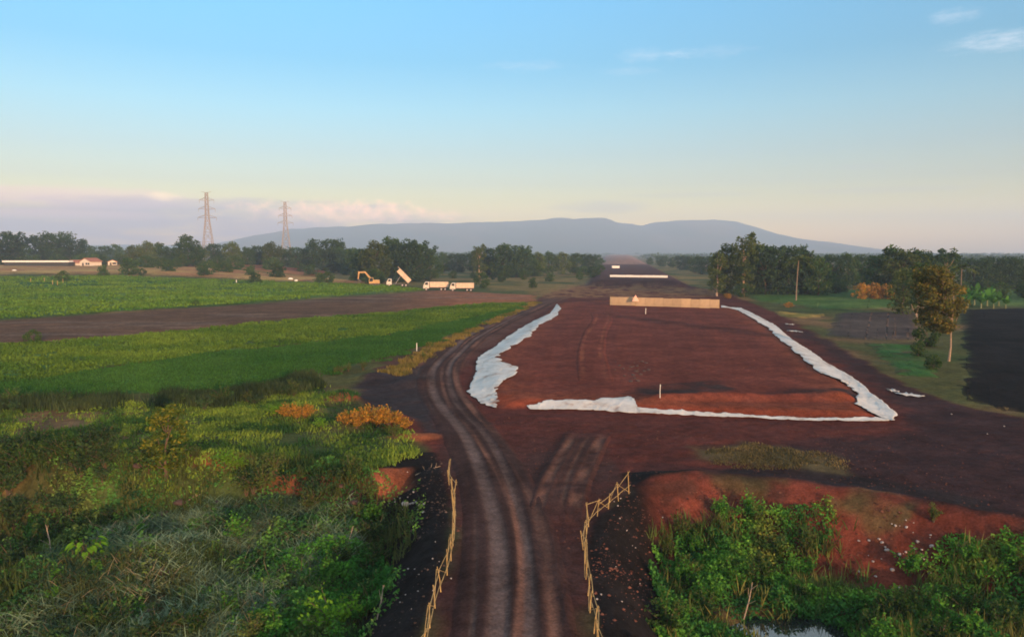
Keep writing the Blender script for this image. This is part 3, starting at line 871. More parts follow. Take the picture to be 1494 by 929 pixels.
for z, l in ((30, 5.6), (35.5, 5.0), (41, 4.4)):
    mb = MB()
    for s in (-1, 1):
        b = hw(z)
        for sy in (-1, 1):
            strut(mb, (s * b, sy * b, z), (s * l, 0, z + .3), .12); strut(mb, (s * b, sy * b, z + 1.8), (s * l, 0, z + .3), .12)
        strut(mb, (s * l, 0, z + .3), (s * l, 0, z - 1.6), .10)
    mb.build('cross_arm', STEEL, e)
mb = MB()
for s in (-1, 1): strut(mb, (0, 0, 45.8), (s * 3.0, 0, 46.6), .12)
mb.build('earth_wire_arm', STEEL, e)
tag(e, 'tall reddish grey lattice pylon rising above the left treeline', 'pylon')
def polar(px, D):
    return ((px - 747) / F * D, D)


xx, yy = polar(306, 470); e.location = (xx, yy, hz(xx, yy)); e.rotation_euler = (0, 0, rad(12))
xx, yy = polar(419, 560); dup(e, (xx, yy, hz(xx, yy)), rad(10), 1.0, 'fainter lattice pylon farther right, in front of the peach clouds')

# ---------------------------------------------------------------- houses
def house(loc, rz, w, d, h, lb, roofm=ROOFT):
    e = empty('village_house', loc, rz)
    MB().box((0, 0, h / 2), (w, d, h)).add([(-w / 2, -d / 2, h), (w / 2, -d / 2, h), (0, -d / 2, h + w * .22)], [(0, 1, 2)]).build('wall', WALLP, e)
    o = .5; hh = w * .24; mb = MB()
    for s in (-1, 1):
        x0_, x1_ = s * (w / 2 + o), 0
        z0_, z1_ = h - .15, h + hh
        mb.add([(x0_, -d / 2 - o, z0_), (x1_, -d / 2 - o, z1_), (x1_, d / 2 + o, z1_), (x0_, d / 2 + o, z0_), (x0_, -d / 2 - o, z0_ + .15), (x1_, -d / 2 - o, z1_ + .15), (x1_, d / 2 + o, z1_ + .15), (x0_, d / 2 + o, z0_ + .15)],
               [(0, 1, 2, 3), (7, 6, 5, 4), (0, 4, 5, 1), (2, 6, 7, 3), (0, 3, 7, 4), (1, 5, 6, 2)])
    mb.build('roof', roofm, e)
    MB().box((-w * .2, -d / 2 - .03, 1.05), (1.0, .06, 2.1)).build('door', DARKM, e)
    for s in (.12, .32): MB().box((w * s, -d / 2 - .03, 1.6), (1.1, .06, 1.1)).build('window', GLASS, e)
    return tag(e, lb, 'house')


xx, yy = polar(134, 395); house((xx, yy, hz(xx, yy) + .2), rad(-18), 7.5, 7, 2.8, 'pale gabled house with red tiled roof among the left trees')
xx, yy = polar(166, 400); house((xx, yy, hz(xx, yy) + .1), rad(25), 4.2, 5, 2.4, 'smaller house with orange roof right of the gabled one')
xx, yy = polar(114, 405); house((xx, yy, hz(xx, yy) + .1), rad(-30), 6, 6, 2.2, 'low house half hidden behind the gabled house')
xx, yy = polar(60, 385)
e = empty('long_shed', (xx, yy, hz(xx, yy) + .6), rad(2))
MB().box((0, 0, 1.1), (33, 6, 2.2)).build('wall', DARKM, e); MB().prism([(-17, 2.2), (17, 2.2), (17, 3.0), (-17, 3.0)], -3.6, .5).build('roof', WHITEP, e)
tag(e, 'long low shed with white roof in front of the left trees', 'shed')

# ---------------------------------------------------------------- trees
def quads(P, size, r, stretch=.55, up=.25):
    """one leaf-shaped quad at every point"""
    n = len(P)
    a = r.normal(size=(n, 3)); a[:, 2] = a[:, 2] * .8; a /= np.linalg.norm(a, axis=1)[:, None]
    b = np.cross(a, r.normal(size=(n, 3))); b /= np.linalg.norm(b, axis=1)[:, None]
    s = (size * r.uniform(.6, 1.35, n))[:, None]
    V = np.empty((n * 4, 3)); V[0::4] = P - a * s * .5; V[1::4] = P + b * s * stretch * .5; V[2::4] = P + a * s * .5; V[3::4] = P - b * s * stretch * .5
    i = np.arange(n) * 4
    return V, np.stack([i, i + 1, i + 2, i + 3], 1)


def make_tree(name, H, W, base, leaf, bark, nclump, nleaf, lsize, seed, label, form='round', lean=0.0, off=0.0, girth=.022):
    r = np.random.default_rng(seed)
    e = empty(name, (0, 0, 0)); tag(e, label, 'tree')
    tr = MB()
    n = 7; top = H * (.78 if form != 'tall' else .92)
    tp = [Vector((lean * (k / (n - 1)) ** 1.4 * H + r.normal(0, .012) * H * (k > 0), r.normal(0, .012) * H * (k > 0), top * k / (n - 1) - .3 * (k == 0))) for k in range(n)]
    r0 = H * girth
    tr.tube(tp, [r0 * (1.35 if k == 0 else 1 - .8 * k / (n - 1)) for k in range(n)], 7)
    cl = []
    for c in range(nclump):
        u = r.uniform(0, 1); z = base * H + (H - base * H) * u
        if form == 'tall': rr_ = W / 2 * (.45 + .55 * math.sin(math.pi * min(1, u * .85 + .1)))
        elif form == 'spread': rr_ = W / 2 * (.55 + .6 * u) * (1 if u < .8 else .75)
        elif form == 'flat': rr_ = W / 2 * (.7 + .3 * u)
        else: rr_ = W / 2 * math.sqrt(max(.08, 1 - (2 * u - .9) ** 2))
        a = r.uniform(0, 2 * math.pi); q = math.sqrt(r.uniform(.05, 1)) * rr_
        k = min(n - 1, int(z / top * (n - 1))); ax = tp[k]
        cl.append((ax.x + off + q * math.cos(a), ax.y + q * math.sin(a), z, W * r.uniform(.10, .2)))
    for c in cl[:: max(1, nclump // 10)]:
        k = max(1, min(n - 2, int((c[2] * .75) / top * (n - 1)))); s = tp[k]; d = Vector(c[:3])
        tr.tube([s, s.lerp(d, .5) + Vector((0, 0, -.03 * H)), d], [r0 * .42, r0 * .28, r0 * .1], 5)
    tr.build('trunk', bark, e)
    Ps = []
    for c in cl:
        v = r.normal(size=(nleaf, 3)); v /= np.linalg.norm(v, axis=1)[:, None]
        v *= (r.uniform(.25, 1, (nleaf, 1)) ** .5) * c[3]; v[:, 2] *= .7
        Ps.append(v + np.array(c[:3]))
    P = np.vstack(Ps); V, Fc = quads(P, lsize, r)
    link('crown', npmesh('crown', V, Fc), leaf, e)
    return e


def make_palm(seed, H=11):
    r = np.random.default_rng(seed); e = empty('coconut_palm', (0, 0, 0))
    tp = [Vector((.06 * H * (k / 6) ** 2, 0, H * .82 * k / 6 - .2 * (k == 0))) for k in range(7)]
    MB().tube(tp, [.2, .15, .12, .11, .1, .1, .1], 7).build('trunk', PALMB, e)
    V, Fc = [], []
    top = tp[-1]
    for f in range(18):
        a = f * 2.4 + r.uniform(-.3, .3); el = r.uniform(-.2, 1.1); L = H * .3 * r.uniform(.8, 1.1)
        pr = None
        for s in range(13):
            t = s / 12; d = L * t
            c = top + Vector((math.cos(a) * d * math.cos(el * (1 - t * .5)), math.sin(a) * d * math.cos(el * (1 - t * .5)), math.sin(el) * d - .55 * L * t * t))
            if pr is not None:
                w = .55 * math.sin(math.pi * min(1, t * .9 + .12)) + .05
                sd = Vector((-math.sin(a), math.cos(a), 0)) * w
                for sg in (-1, 1):
                    b = len(V); V += [pr, pr.lerp(c, .6), c + sd * sg - Vector((0, 0, .25)), pr.lerp(c, .4) + sd * sg * .9 - Vector((0, 0, .3))]; Fc.append((b, b + 1, b + 2, b + 3))
            pr = c
    link('fronds', npmesh('fronds', V, Fc), LEAFO, e)
    return tag(e, 'coconut palm', 'palm tree')


def make_banana(seed, H=3.6):
    r = np.random.default_rng(seed); e = empty('banana_plant', (0, 0, 0))
    MB().tube([(0, 0, -.1), (.05, 0, H * .15), (.02, 0, H * .3)], [.16, .13, .08], 8).build('stem', plain('banana_stem', (.16, .17, .07)), e)
    V, Fc = [], []
    for f in range(9):
        a = f * 2.4; el = r.uniform(.5, 1.35); L = H * r.uniform(.45, .65); pr = None
        for s in range(8):
            t = s / 7; c = Vector((math.cos(a) * L * t * math.cos(el), math.sin(a) * L * t * math.cos(el), H * .3 + math.sin(el) * L * t * 1.15 - .35 * L * t * t * math.cos(el)))
            w = .42 * H * .28 * math.sin(math.pi * min(1, t * .93 + .05)) + .01; sd = Vector((-math.sin(a), math.cos(a), 0)) * w
            cur = (c - sd + Vector((0, 0, .1)), c, c + sd + Vector((0, 0, .1)))
            if pr is not None:
                b = len(V); V += [*pr, *cur]; Fc += [(b, b + 1, b + 4, b + 3), (b + 1, b + 2, b + 5, b + 4)]
            pr = cur
    link('leaves', npmesh('leaves', V, Fc), LEAFG, e)
    return tag(e, 'banana plant', 'banana plant')


PROTO = {
    'round': make_tree('broadleaf_tree', 13, 11, .08, LEAFB, BARK, 85, 46, .75, 1, 'x'),
    'dark': make_tree('broadleaf_tree', 13, 12, .04, LEAFD, BARK, 95, 46, .8, 2, 'x', 'flat'),
    'olive': make_tree('broadleaf_tree', 14, 10, .08, LEAFO, BARK, 80, 44, .75, 3, 'x', 'round'),
    'spread': make_tree('spreading_tree', 13, 15, .25, LEAFB, BARK, 80, 46, .75, 4, 'x', 'spread'),
    'tall': make_tree('slender_tree', 17, 7.5, .1, LEAFO, BARKP, 80, 40, .65, 5, 'x', 'tall'),
    'tall2': make_tree('slender_tree', 16, 7, .3, LEAFB, BARKP, 46, 40, .65, 6, 'x', 'tall'),
    'sap': make_tree('young_tree', 4.6, 2.4, .12, LEAFGG, BARK, 60, 40, .24, 8, 'x', 'tall', .05),
    'bush': make_tree('field_bush', 4, 4.5, .05, LEAFB, BARK, 36, 40, .42, 9, 'x'),
    'palm': make_palm(1), 'banana': make_banana(2),
}
PH = {'round': 13, 'dark': 13, 'olive': 14, 'spread': 13, 'tall': 17, 'tall2': 16, 'sap': 4.6, 'bush': 4, 'palm': 12, 'banana': 3.6}
used = set()


def plant(kind, px, D, top=None, sc=None, label=None, group=None, wide=1.0, x=None):
    """a tree of that kind at distance D; top = photo row its crown reaches"""
    xx, yy = polar(px, D) if x is None else (x, D)
    z = hz(xx, yy)
    if sc is None: sc = (CH + (HY - top) / F * D - z) / PH[kind]
    s3 = (sc * wide, sc * wide, sc)
    e = PROTO[kind]
    if kind not in used:
        used.add(kind); e.location = (xx, yy, z - .05); e.rotation_euler = (0, 0, random.uniform(0, 6.28)); e.scale = s3
        if label: e['label'] = label
        if group: e['group'] = group
        return e
    return dup(e, (xx, yy, z - .05), random.uniform(0, 6.28), s3, label, group)


# --- left treeline: px, distance, top row, kind
LL = [(4, 300, 340, 'dark'), (-25, 300, 345, 'dark'), (30, 310, 354, 'round'), (62, 330, 345, 'dark'), (85, 330, 342, 'spread'), (104, 335, 350, 'dark'), (125, 360, 353, 'round'), (20, 350, 352, 'olive'),
      (150, 380, 360, 'dark'), (172, 400, 358, 'round'), (196, 400, 358, 'olive'), (216, 390, 352, 'olive'), (236, 400, 356, 'round'), (256, 400, 362, 'dark'), (276, 380, 346, 'round'), (292, 400, 358, 'olive'),
      (318, 420, 357, 'dark'), (340, 400, 353, 'olive'), (362, 420, 362, 'round'), (382, 430, 360, 'dark'), (398, 400, 353, 'olive'), (416, 430, 364, 'round'), (436, 420, 362, 'dark'), (456, 420, 357, 'round'), (478, 400, 351, 'dark'), (496, 400, 356, 'round'), (513, 380, 364, 'dark')]
for px, D, top, k in LL:
    if px < 185: D += 115
    plant(k, px, D, top, group='left treeline behind the fields', label={'dark': 'dark green tree in the hazy treeline behind the left fields', 'round': 'mid green rounded tree in the hazy treeline behind the left fields', 'olive': 'olive brown sunlit tree in the hazy treeline behind the left fields', 'spread': 'broad crowned tree standing tallest in the treeline at the left edge'}[k], wide=random.uniform(.9, 1.25))
CL = [(528, 300, 365, 'dark', 'dark rounded tree at the left end of the clump behind the excavator'), (548, 290, 352, 'olive', 'brownish tree rising behind the excavator'), (572, 310, 350, 'round', 'tall tree of the clump behind the dump truck'),
      (594, 300, 353, 'dark', 'dark dome shaped tree behind the raised dump bed'), (612, 310, 360, 'dark', 'dark tree sloping off right of the raised dump bed'), (628, 320, 370, 'round', 'low tree between the dump truck clump and the lorries')]
for px, D, top, k, lb in CL: plant(k, px, D, top, label=lb, group='clump of trees behind the trucks', wide=1.05)
ML = [(648, 420, 370, 'round'), (668, 420, 371, 'dark'), (690, 420, 368, 'round'), (699, 330, 357, 'tall'), (716, 360, 363, 'dark'), (735, 350, 359, 'round'), (752, 350, 360, 'dark'), (768, 360, 366, 'round'), (784, 370, 368, 'olive'), (800, 390, 369, 'round'), (820, 390, 368, 'olive'),
      (838, 400, 371, 'round'), (856, 430, 372, 'dark'), (872, 470, 373, 'round')]
for px, D, top, k in ML: plant(k, px, D, top, label={'dark': 'dark tree in the low treeline left of the far road works', 'round': 'green tree in the low treeline left of the far road works', 'olive': 'brownish tree in the low treeline left of the far road works', 'tall': 'slim pale trunked tree standing above the lorries'}[k], group='treeline left of the far road', wide=1.1)
MR = [(965, 620, 374, 'dark'), (980, 560, 376, 'round'), (996, 500, 374, 'dark'), (1014, 430, 376, 'round'), (1030, 400, 375, 'dark'), (948, 700, 376, 'round')]
for px, D, top, k in MR: plant(k, px, D, top, label={'dark': 'dark tree in the low treeline right of the far road works', 'round': 'green tree in the low treeline right of the far road works'}[k], group='treeline right of the far road', wide=1.3)
CR = [(1046, 200, 368, 'tall', 'slim sunlit tree at the left end of the right grove'), (1060, 205, 357, 'olive', 'olive tree beside the sunlit trunk of the right grove'), (1084, 200, 341, 'tall', 'tallest tree of the right grove'), (1100, 215, 352, 'olive', 'leafy tree just right of the tallest in the grove'),
      (1116, 205, 362, 'dark', 'dark tree in the middle of the right grove'), (1134, 215, 360, 'tall2', 'slender tree in the middle of the right grove'), (1150, 205, 362, 'dark', 'dark tree left of the palm in the right grove'), (1162, 178, 357, 'palm', 'leaning coconut palm with pale trunk in the right grove'),
      (1178, 205, 370, 'olive', 'brownish tree right of the pale palm'), (1194, 200, 378, 'round', 'low rounded tree at the right end of the grove'), (1214, 240, 374, 'dark', 'dark low tree in the gap right of the grove'), (1236, 250, 372, 'round', 'rounded tree in the gap right of the grove'), (1258, 260, 374, 'dark', 'dark tree left of the bamboo thicket')]
for px, D, top, k, lb in CR: plant(k, px, D, top, label=lb, group='grove right of the barrier', wide=1.0 if k in ('tall', 'tall2', 'palm') else .95)
RR = [(1276, 200, 374, 'tall2', 'slender tree at the left end of the far right trees'), (1298, 190, 364, 'round', 'leafy tree behind the orange thicket'), (1316, 185, 366, 'olive', 'olive tree standing right of the orange thicket'), (1338, 190, 368, 'round', 'green tree behind the leaning roadside tree'),
      (1360, 200, 372, 'dark', 'dark tree behind the leaning roadside tree'), (1380, 190, 364, 'tall2', 'tallest slender tree of the far right group'), (1402, 170, 372, 'palm', 'coconut palm among the far right trees'), (1420, 230, 378, 'dark', 'dark tree right of the far right palm'), (1440, 240, 380, 'round', 'rounded tree above the banana plants'),
      (1462, 240, 376, 'dark', 'dark tree near the right end of the horizon'), (1482, 250, 379, 'dark', 'last dark tree at the right edge'), (1510, 240, 378, 'round', 'rounded tree just beyond the right edge')]
for px, D, top, k, lb in RR: plant(k, px, D, top, label=lb, group='trees at the far right', wide=1.1)
for px, D, top, k, lb in [(1340, 125, 384, 'tall2', 'leafy tree close behind the roadside tree on its left'), (1318, 140, 392, 'olive', 'low olive tree left of the roadside tree')]: plant(k, px, D, top, label=lb, group='trees at the far right', wide=.9)
# orange thicket (dry, sunlit) and field bushes
OR = make_tree('dry_bush', 4, 5, .02, GOLD, BARK, 40, 40, .4, 19, 'sunlit orange dry bush at the left of the thicket under the right trees')
xx, yy = polar(1258, 185); OR.location = (xx, yy, hz(xx, yy)); OR.scale = (.9, .9, 1)
OR['group'] = 'dry bushes'
for px, D, s, lb in [(1276, 186, 1.0, 'middle sunlit orange bush of the thicket under the right trees'), (1294, 184, .95, 'sunlit orange bush at the right of the thicket under the right trees'), (1152, 160, .3, 'low golden bush on the verge right of the barrier'), (1062, 190, .35, 'rusty bush at the foot of the slim grove tree')]:
    xx, yy = polar(px, D); dup(OR, (xx, yy, hz(xx, yy)), random.uniform(0, 6), (s * 1.4, s * 1.4, s * .9) if s < .5 else s, lb, 'dry bushes')
for px, py, s, lb in [(92, 413, 1.0, 'small round bush among the bean poles in the far field'), (152, 405, 1.15, 'round field bush right of the bean pole bush'), (702, 420, 1.2, 'upright green bush just right of the lorries'), (778, 420, .8, 'dark small bush left of the far embankment'), (286, 447, .35, 'low dark bush in the ploughed strip'), (48, 502, .45, 'dark low bush at the left edge of the ploughed strip'), (845, 408, .8, 'green bush left of the far embankment'),
                    (545, 404, .8, 'green bush at the field end behind the excavator'), (720, 408, .6, 'green bush on the meadow right of the lorries'), (765, 408, .9, 'taller green bush on the meadow right of the lorries'), (410, 404, .7, 'green bush below the right pylon'), (208, 402, .7, 'brown green bush in the far bare field')]:
    q = GT(px, py); plant('bush', 0, q.y, sc=s, x=q.x, label=lb)
for k, (px, py, s) in enumerate([(1402, 446, 1.2), (1412, 449, 1.0), (1421, 446, 1.3), (1431, 450, 1.1), (1440, 447, 1.3), (1449, 450, 1.0), (1457, 447, 1.1), (1467, 450, .9), (1408, 438, 1.3), (1425, 438, 1.4), (1444, 440, 1.2)]):
    q = GT(px, py); plant('banana', 0, q.y, sc=s, x=q.x, label='banana plant in the sunlit row behind the black ploughed plot', group='banana plants')
# leaning roadside tree at the right
RT = make_tree('roadside_tree', 10.2, 4.9, .36, LEAFRT, BARKP, 105, 80, .34, 31, 'slender sunlit tree with pale bare trunk between green plot and black plot', 'tall', .0, -1.85, .011)
q = GT(1384, 527); RT.location = q; RT.scale = (1, 1, 1)
for px, py, s in [(1352, 505, 1.0), (1340, 520, .6), (1362, 540, .55)]:
    q = GT(px, py); plant('bush', 0, q.y, sc=s * .7, x=q.x, label={1.0: 'dark bush in the shade left of the leaning roadside tree', .6: 'low bush at the edge of the green plot left of the leaning tree', .55: 'small bush at the foot of the leaning roadside tree'}[s])

for i in range(46):
    px = random.uniform(-40, 520); D = random.uniform(270, 380)
    if px < 185: D = random.uniform(412, 440)
    plant('bush', px, D, sc=random.uniform(.9, 1.7), wide=1.3, label='green bush at the foot of the hazy left treeline', group='bushes under the left treeline')
for i in range(30):
    px = random.uniform(525, 880); D = random.uniform(260, 400)
    if 560 < px < 700 and D < 330: continue
    plant('bush', px, D, sc=random.uniform(.6, 1.3), wide=1.3, label='green bush in the rough meadow before the middle treeline', group='bushes in the rough meadow')
for i in range(26):
    px = random.uniform(1070, 1540); D = random.uniform(185, 230)
    plant('bush', px, D, sc=random.uniform(.7, 1.4), wide=1.2, label='green bush under the trees on the right', group='bushes under the right trees')

# far woods to the horizon: one mass
r = np.random.default_rng(77)
n = 2600
D = 700 * (6.0 ** r.uniform(0, 1, n)); A = r.uniform(-1.05, 1.05, n)
x = A * D; y = D
keep = sdist(EMB, x, y) < -15
x, y, D = x[keep], y[keep], D[keep]
c = np.stack([x, y, height(x, y) + r.uniform(2, 5.5, len(x))], 1)
s = r.uniform(3, 6.5, len(x)) * (D / 900) ** .45
P = []; Sz = []
for k in range(len(x)):
    v = r.normal(size=(34, 3)); v /= np.linalg.norm(v, axis=1)[:, None]; v *= (r.uniform(.4, 1, (34, 1))) * np.array([s[k] * 2.2, s[k] * 1.5, min(s[k], 5.0)])
    P.append(c[k] + v); Sz.append(np.full(34, s[k] * .55))
V, Fc = quads(np.vstack(P), np.concatenate(Sz), r, .8)
tag(link('far_woods', npmesh('far_woods', V, Fc), LEAFD), 'hazy green woods stretching to the foot of the mountains', 'woods', kind='stuff')

# ---------------------------------------------------------------- foreground vegetation
def off_pond(p):
    return ((p[:, 0] - POND[0, 0]) / 1.9) ** 2 + ((p[:, 1] - POND[0, 1] + 1.3) / 2.6) ** 2 > 1 + (fbm(p[:, 0], p[:, 1], 2, 4) - .5)


def leafmass(name, poly, n, size, hmax, cols, seed, lbl, patch=.5, thr=(.25, .6), clump=.8):
    p = scatter_poly(poly, n, seed, 2.2); r = np.random.default_rng(seed)
    k = fbm(p[:, 0] * patch, p[:, 1] * patch, 3, seed); p = p[(k > r.uniform(*thr, len(p))) & off_pond(p)]
    hf = np.clip((fbm(p[:, 0] * clump, p[:, 1] * clump, 3, seed + 5) - .22) * 1.9, .08, 1.2) * hmax
    z = height(p[:, 0], p[:, 1]) + hf * r.uniform(.05, 1, len(p)) ** .6
    V, Fc = quads(np.c_[p, z], size, r, .55)
    t = np.clip(fbm(p[:, 0] * .5, p[:, 1] * .5, 4, seed + 9) * 1.6 - .3, 0, .999) * (len(cols) - 1)
    i = t.astype(int); f = (t - i)[:, None]; C_ = np.array(cols); c = C_[i] * (1 - f) + C_[np.minimum(i + 1, len(cols) - 1)] * f
    c = c * r.uniform(.6, 1.4, (len(p), 1))
    return tag(link(name, npmesh(name, V, Fc, np.repeat(c, 4, 0)), BLADE), lbl, 'vegetation', kind='stuff')


def GTs(pts):
    return np.array([tuple(GT(a, b, -1.5).xy) for a, b in pts])


def tuft_field(name, poly, n, h, w, c0, c1, seed, lean, nper, spread, lbl, z=0.0, patch=.5, thr=(.3, .65), lmin=0.0, zr=0.0):
    p = scatter_poly(poly, n, seed, 1.6)
    k = fbm(p[:, 0] * patch, p[:, 1] * patch, 3, seed)
    p = p[(k > np.random.default_rng(seed).uniform(*thr, len(p))) & off_pond(p)]
    m = sstep((fbm(p[:, 0] * .45, p[:, 1] * .45, 3, seed + 7) - .3) * 2.5)[:, None]
    hh = h * (.5 + fbm(p[:, 0] * .35, p[:, 1] * .35, 3, seed + 11) * 1.1)
    o = blades(name, np.c_[p, height(p[:, 0], p[:, 1]) + z + zr * np.random.default_rng(seed).uniform(0, 1, len(p)) ** 2], hh, np.full(len(p), w), np.array(c0) * (1 - m) + np.array(c1) * m, lean, nper, spread, seed, lmin)
    return tag(o, lbl, 'vegetation', kind='stuff')


LOWL = GTs([(-420, 1040), (-300, 690), (0, 672), (250, 672), (420, 676), (560, 690), (625, 720), (612, 780), (560, 860), (515, 1000)])
leafmass('weeds', LOWL, 110000, .17, .75, [(.018, .055, .024), (.040, .12, .035), (.09, .22, .045), (.14, .19, .05), (.036, .11, .035)], 201, 'dark green weeds covering the low ground on the left', patch=.35, thr=(.28, .62))
tuft_field('long_grass', LOWL, 16000, .7, .05, (.03, .06, .02), (.085, .10, .035), 208, .9, 3, .1, 'loose long grass standing among the dark weeds on the left', patch=.5, thr=(.4, .7))
BOTL = GTs([(400, 800), (520, 790), (585, 830), (545, 900), (500, 1010), (330, 1010), (360, 900)])
leafmass('weeds', BOTL, 26000, .16, .8, [(.022, .085, .022), (.05, .18, .03), (.13, .33, .035)], 211, 'bright green weeds at the bottom left of the road', patch=.4, thr=(.2, .55))
MIDL = Gs([(-420, 690), (-300, 605), (0, 590), (330, 582), (470, 560), (545, 600), (620, 650), (560, 690), (300, 700)])
tuft_field('grass', MIDL, 22000, .26, .06, (.028, .08, .024), (.19, .27, .04), 202, .9, 4, .16, 'yellow green grass between the crop field and the low ground', patch=.22, thr=(.3, .62))
leafmass('ground_weeds', MIDL, 30000, .15, .4, [(.03, .065, .02), (.065, .13, .025), (.22, .32, .035)], 212, 'low leafy weeds in the grass beside the crop field', patch=.2, thr=(.35, .65))
HEAP = GTs([(-60, 990), (40, 870), (120, 800), (220, 745), (400, 735), (520, 750), (530, 830), (430, 890), (330, 1000)])
tuft_field('cut_weeds', HEAP, 15000, .85, .03, (.04, .085, .05), (.23, .32, .20), 203, 1.0, 3, .3, 'wilted grey green cut weeds heaped on the low ground', z=.06, patch=.9, thr=(.38, .6), lmin=.8, zr=.4)
HEAPD = GTs([(-60, 990), (60, 860), (150, 770), (400, 745), (540, 800), (430, 900), (330, 1000)])
tuft_field('dry_stalks', HEAPD, 1500, .9, .022, (.10, .075, .045), (.30, .24, .15), 223, 1.0, 2, .3, 'dry brown stalks tangled in the cut weeds', z=.1, patch=.8, thr=(.4, .65), lmin=.7, zr=.4)
leafmass('heap_weeds', HEAP, 26000, .16, .5, [(.022, .055, .028), (.055, .13, .045), (.12, .22, .06), (.06, .08, .03)], 233, 'green weeds growing through the heap of cut weeds', patch=.9, thr=(.42, .62), clump=1.2)
leafmass('wilted_leaves', HEAP, 26000, .13, .35, [(.04, .08, .045), (.09, .14, .08), (.22, .26, .16)], 213, 'wilted leaves in the heap of cut weeds', patch=.7, thr=(.38, .6), clump=1.1)
LOWR = GTs([(955, 800), (975, 752), (1040, 742), (1140, 735), (1240, 740), (1230, 800), (1200, 838), (1300, 868), (1385, 862), (1395, 800), (1494, 800), (1700, 850), (1700, 1040), (965, 1040)])
leafmass('weeds', LOWR, 90000, .17, .8, [(.024, .085, .034), (.05, .16, .036), (.11, .28, .04), (.19, .22, .05)], 204, 'bright green weeds along the ditch on the right', patch=.4, thr=(.22, .56))
tuft_field('long_grass', LOWR, 4500, .75, .05, (.06, .11, .03), (.19, .18, .055), 209, .8, 3, .1, 'loose long grass among the weeds along the ditch', patch=.5, thr=(.4, .7))
VERG = Gs([(555, 545), (600, 516), (700, 474), (775, 440), (790, 442), (700, 482), (620, 530), (580, 555)])
tuft_field('verge_grass', VERG, 4000, .35, .06, (.12, .11, .03), (.25, .18, .05), 205, .7, 4, .15, 'dry grass along the edge of the near crop field', patch=.4, thr=(.2, .5))
HEDG = Gs([(-320, 612), (0, 602), (150, 600), (330, 596), (470, 565), (455, 552), (330, 575), (150, 583), (0, 586), (-320, 602)])
tuft_field('verge_weeds', HEDG, 9000, .8, .08, (.03, .05, .022), (.06, .085, .035), 206, .6, 4, .2, 'grey green weeds along the lower edge of the near crop field', patch=.3, thr=(.25, .6))
RG = Gs([(1000, 655), (1100, 646), (1210, 660), (1270, 692), (1150, 690), (1020, 674)])
tuft_field('dry_grass', RG, 1500, .13, .05, (.10, .085, .04), (.17, .13, .06), 207, .8, 4, .15, 'sparse dry grass on the dark soil behind the red bank', patch=.5)


def make_shrub(name, H, W, leaf, nb, nleaf, ls, seed, label, cat='shrub'):
    """several stems from the root with leaves along their outer half"""
    r = np.random.default_rng(seed); e = empty(name, (0, 0, 0)); tag(e, label, cat)
    st = MB(); P = []
    for b in range(nb):
        a = r.uniform(0, 6.28); t = r.uniform(0, 1) ** .7; h = H * r.uniform(.55, 1) * (1 - .25 * t)
        tip = Vector((math.cos(a) * W / 2 * t, math.sin(a) * W / 2 * t, h)); md = tip * .5 + Vector((-tip.x * .18, -tip.y * .18, .08 * H))
        st.tube([(0.05 * math.cos(a), .05 * math.sin(a), -.1), md, tip], [.02 * H / 1.5, .014 * H / 1.5, .006], 4)
        k = r.uniform(.25, 1.04, nleaf)[:, None]
        q = np.where(k < .5, np.array(md) * k * 2, np.array(md) * (2 - 2 * k) + np.array(tip) * (2 * k - 1))
        P.append(q + r.normal(0, .10 * H / 1.5, (nleaf, 3)) * (1 - .3 * k))
    st.build('stems', BARK, e)
    V, Fc = quads(np.vstack(P), ls, r, .5)
    link('foliage', npmesh('foliage', V, Fc), leaf, e)
    return e


SH = {
    'g': make_shrub('shrub', 1.5, 1.7, LEAFG, 16, 46, .15, 41, 'x'),
    'd': make_shrub('shrub', 1.5, 2.0, LEAFB, 18, 46, .16, 42, 'x'),
    'o': make_shrub('weedy_shrub', 1.6, 1.4, LEAFO, 16, 40, .13, 43, 'x'),
    'k': make_shrub('shrub', 1.7, 2.1, LEAFD, 18, 46, .17, 44, 'x'),
    'y': make_shrub('yellow_shrub', 1.5, 1.9, LEAFY, 16, 40, .15, 45, 'x'),
    'gold': make_shrub('golden_shrub', 1.3, 2.0, GOLD, 26, 60, .12, 46, 'x'),
}
SU = set()


def shrub(k, px, py, s, label, group=None, z0=-2.0, wide=1.0):
    q = GT(px, py, z0)
    e = SH[k]; s3 = (s * wide, s * wide, s)
    if k not in SU:
        SU.add(k); e.location = q; e.scale = s3; e['label'] = label
        if group: e['group'] = group
        return
    dup(e, q, random.uniform(0, 6.28), s3, label, group)


# named ones first
shrub('gold', 432, 612, .95, 'golden sunlit dry shrub beside the dark soil heap, smaller of the two', 'golden shrubs', 0, .8)
shrub('gold', 520, 624, .95, 'orange sunlit dry shrub at the left of the wide orange heap', 'golden shrubs', 0, 1.0)
shrub('gold', 552, 622, 1.05, 'largest orange sunlit dry shrub on the heap beside the road', 'golden shrubs', 0, 1.0)
shrub('gold', 580, 622, .8, 'orange sunlit dry shrub at the right of the wide orange heap', 'golden shrubs', 0, .9)
for px, py, sc_, lb in [(418, 609, .8, 'golden dry shrub left of the smaller golden shrub'), (446, 610, .85, 'golden dry shrub right of the smaller golden shrub'), (505, 620, .8, 'lowest orange dry shrub at the left foot of the orange heap'), (536, 617, 1.0, 'orange dry shrub at the back of the orange heap'), (567, 619, 1.0, 'orange dry shrub near the right end of the orange heap'), (592, 626, .6, 'smallest orange dry shrub beside the dirt road')]:
    shrub('gold', px, py, sc_, lb, 'golden shrubs', 0, 1.1)
shrub('y', 400, 606, .7, 'yellow green shrub left of the golden shrub', 'yellow green shrubs', 0)
shrub('y', 468, 626, .65, 'yellow green shrub between the golden and the orange shrubs', 'yellow green shrubs', 0)
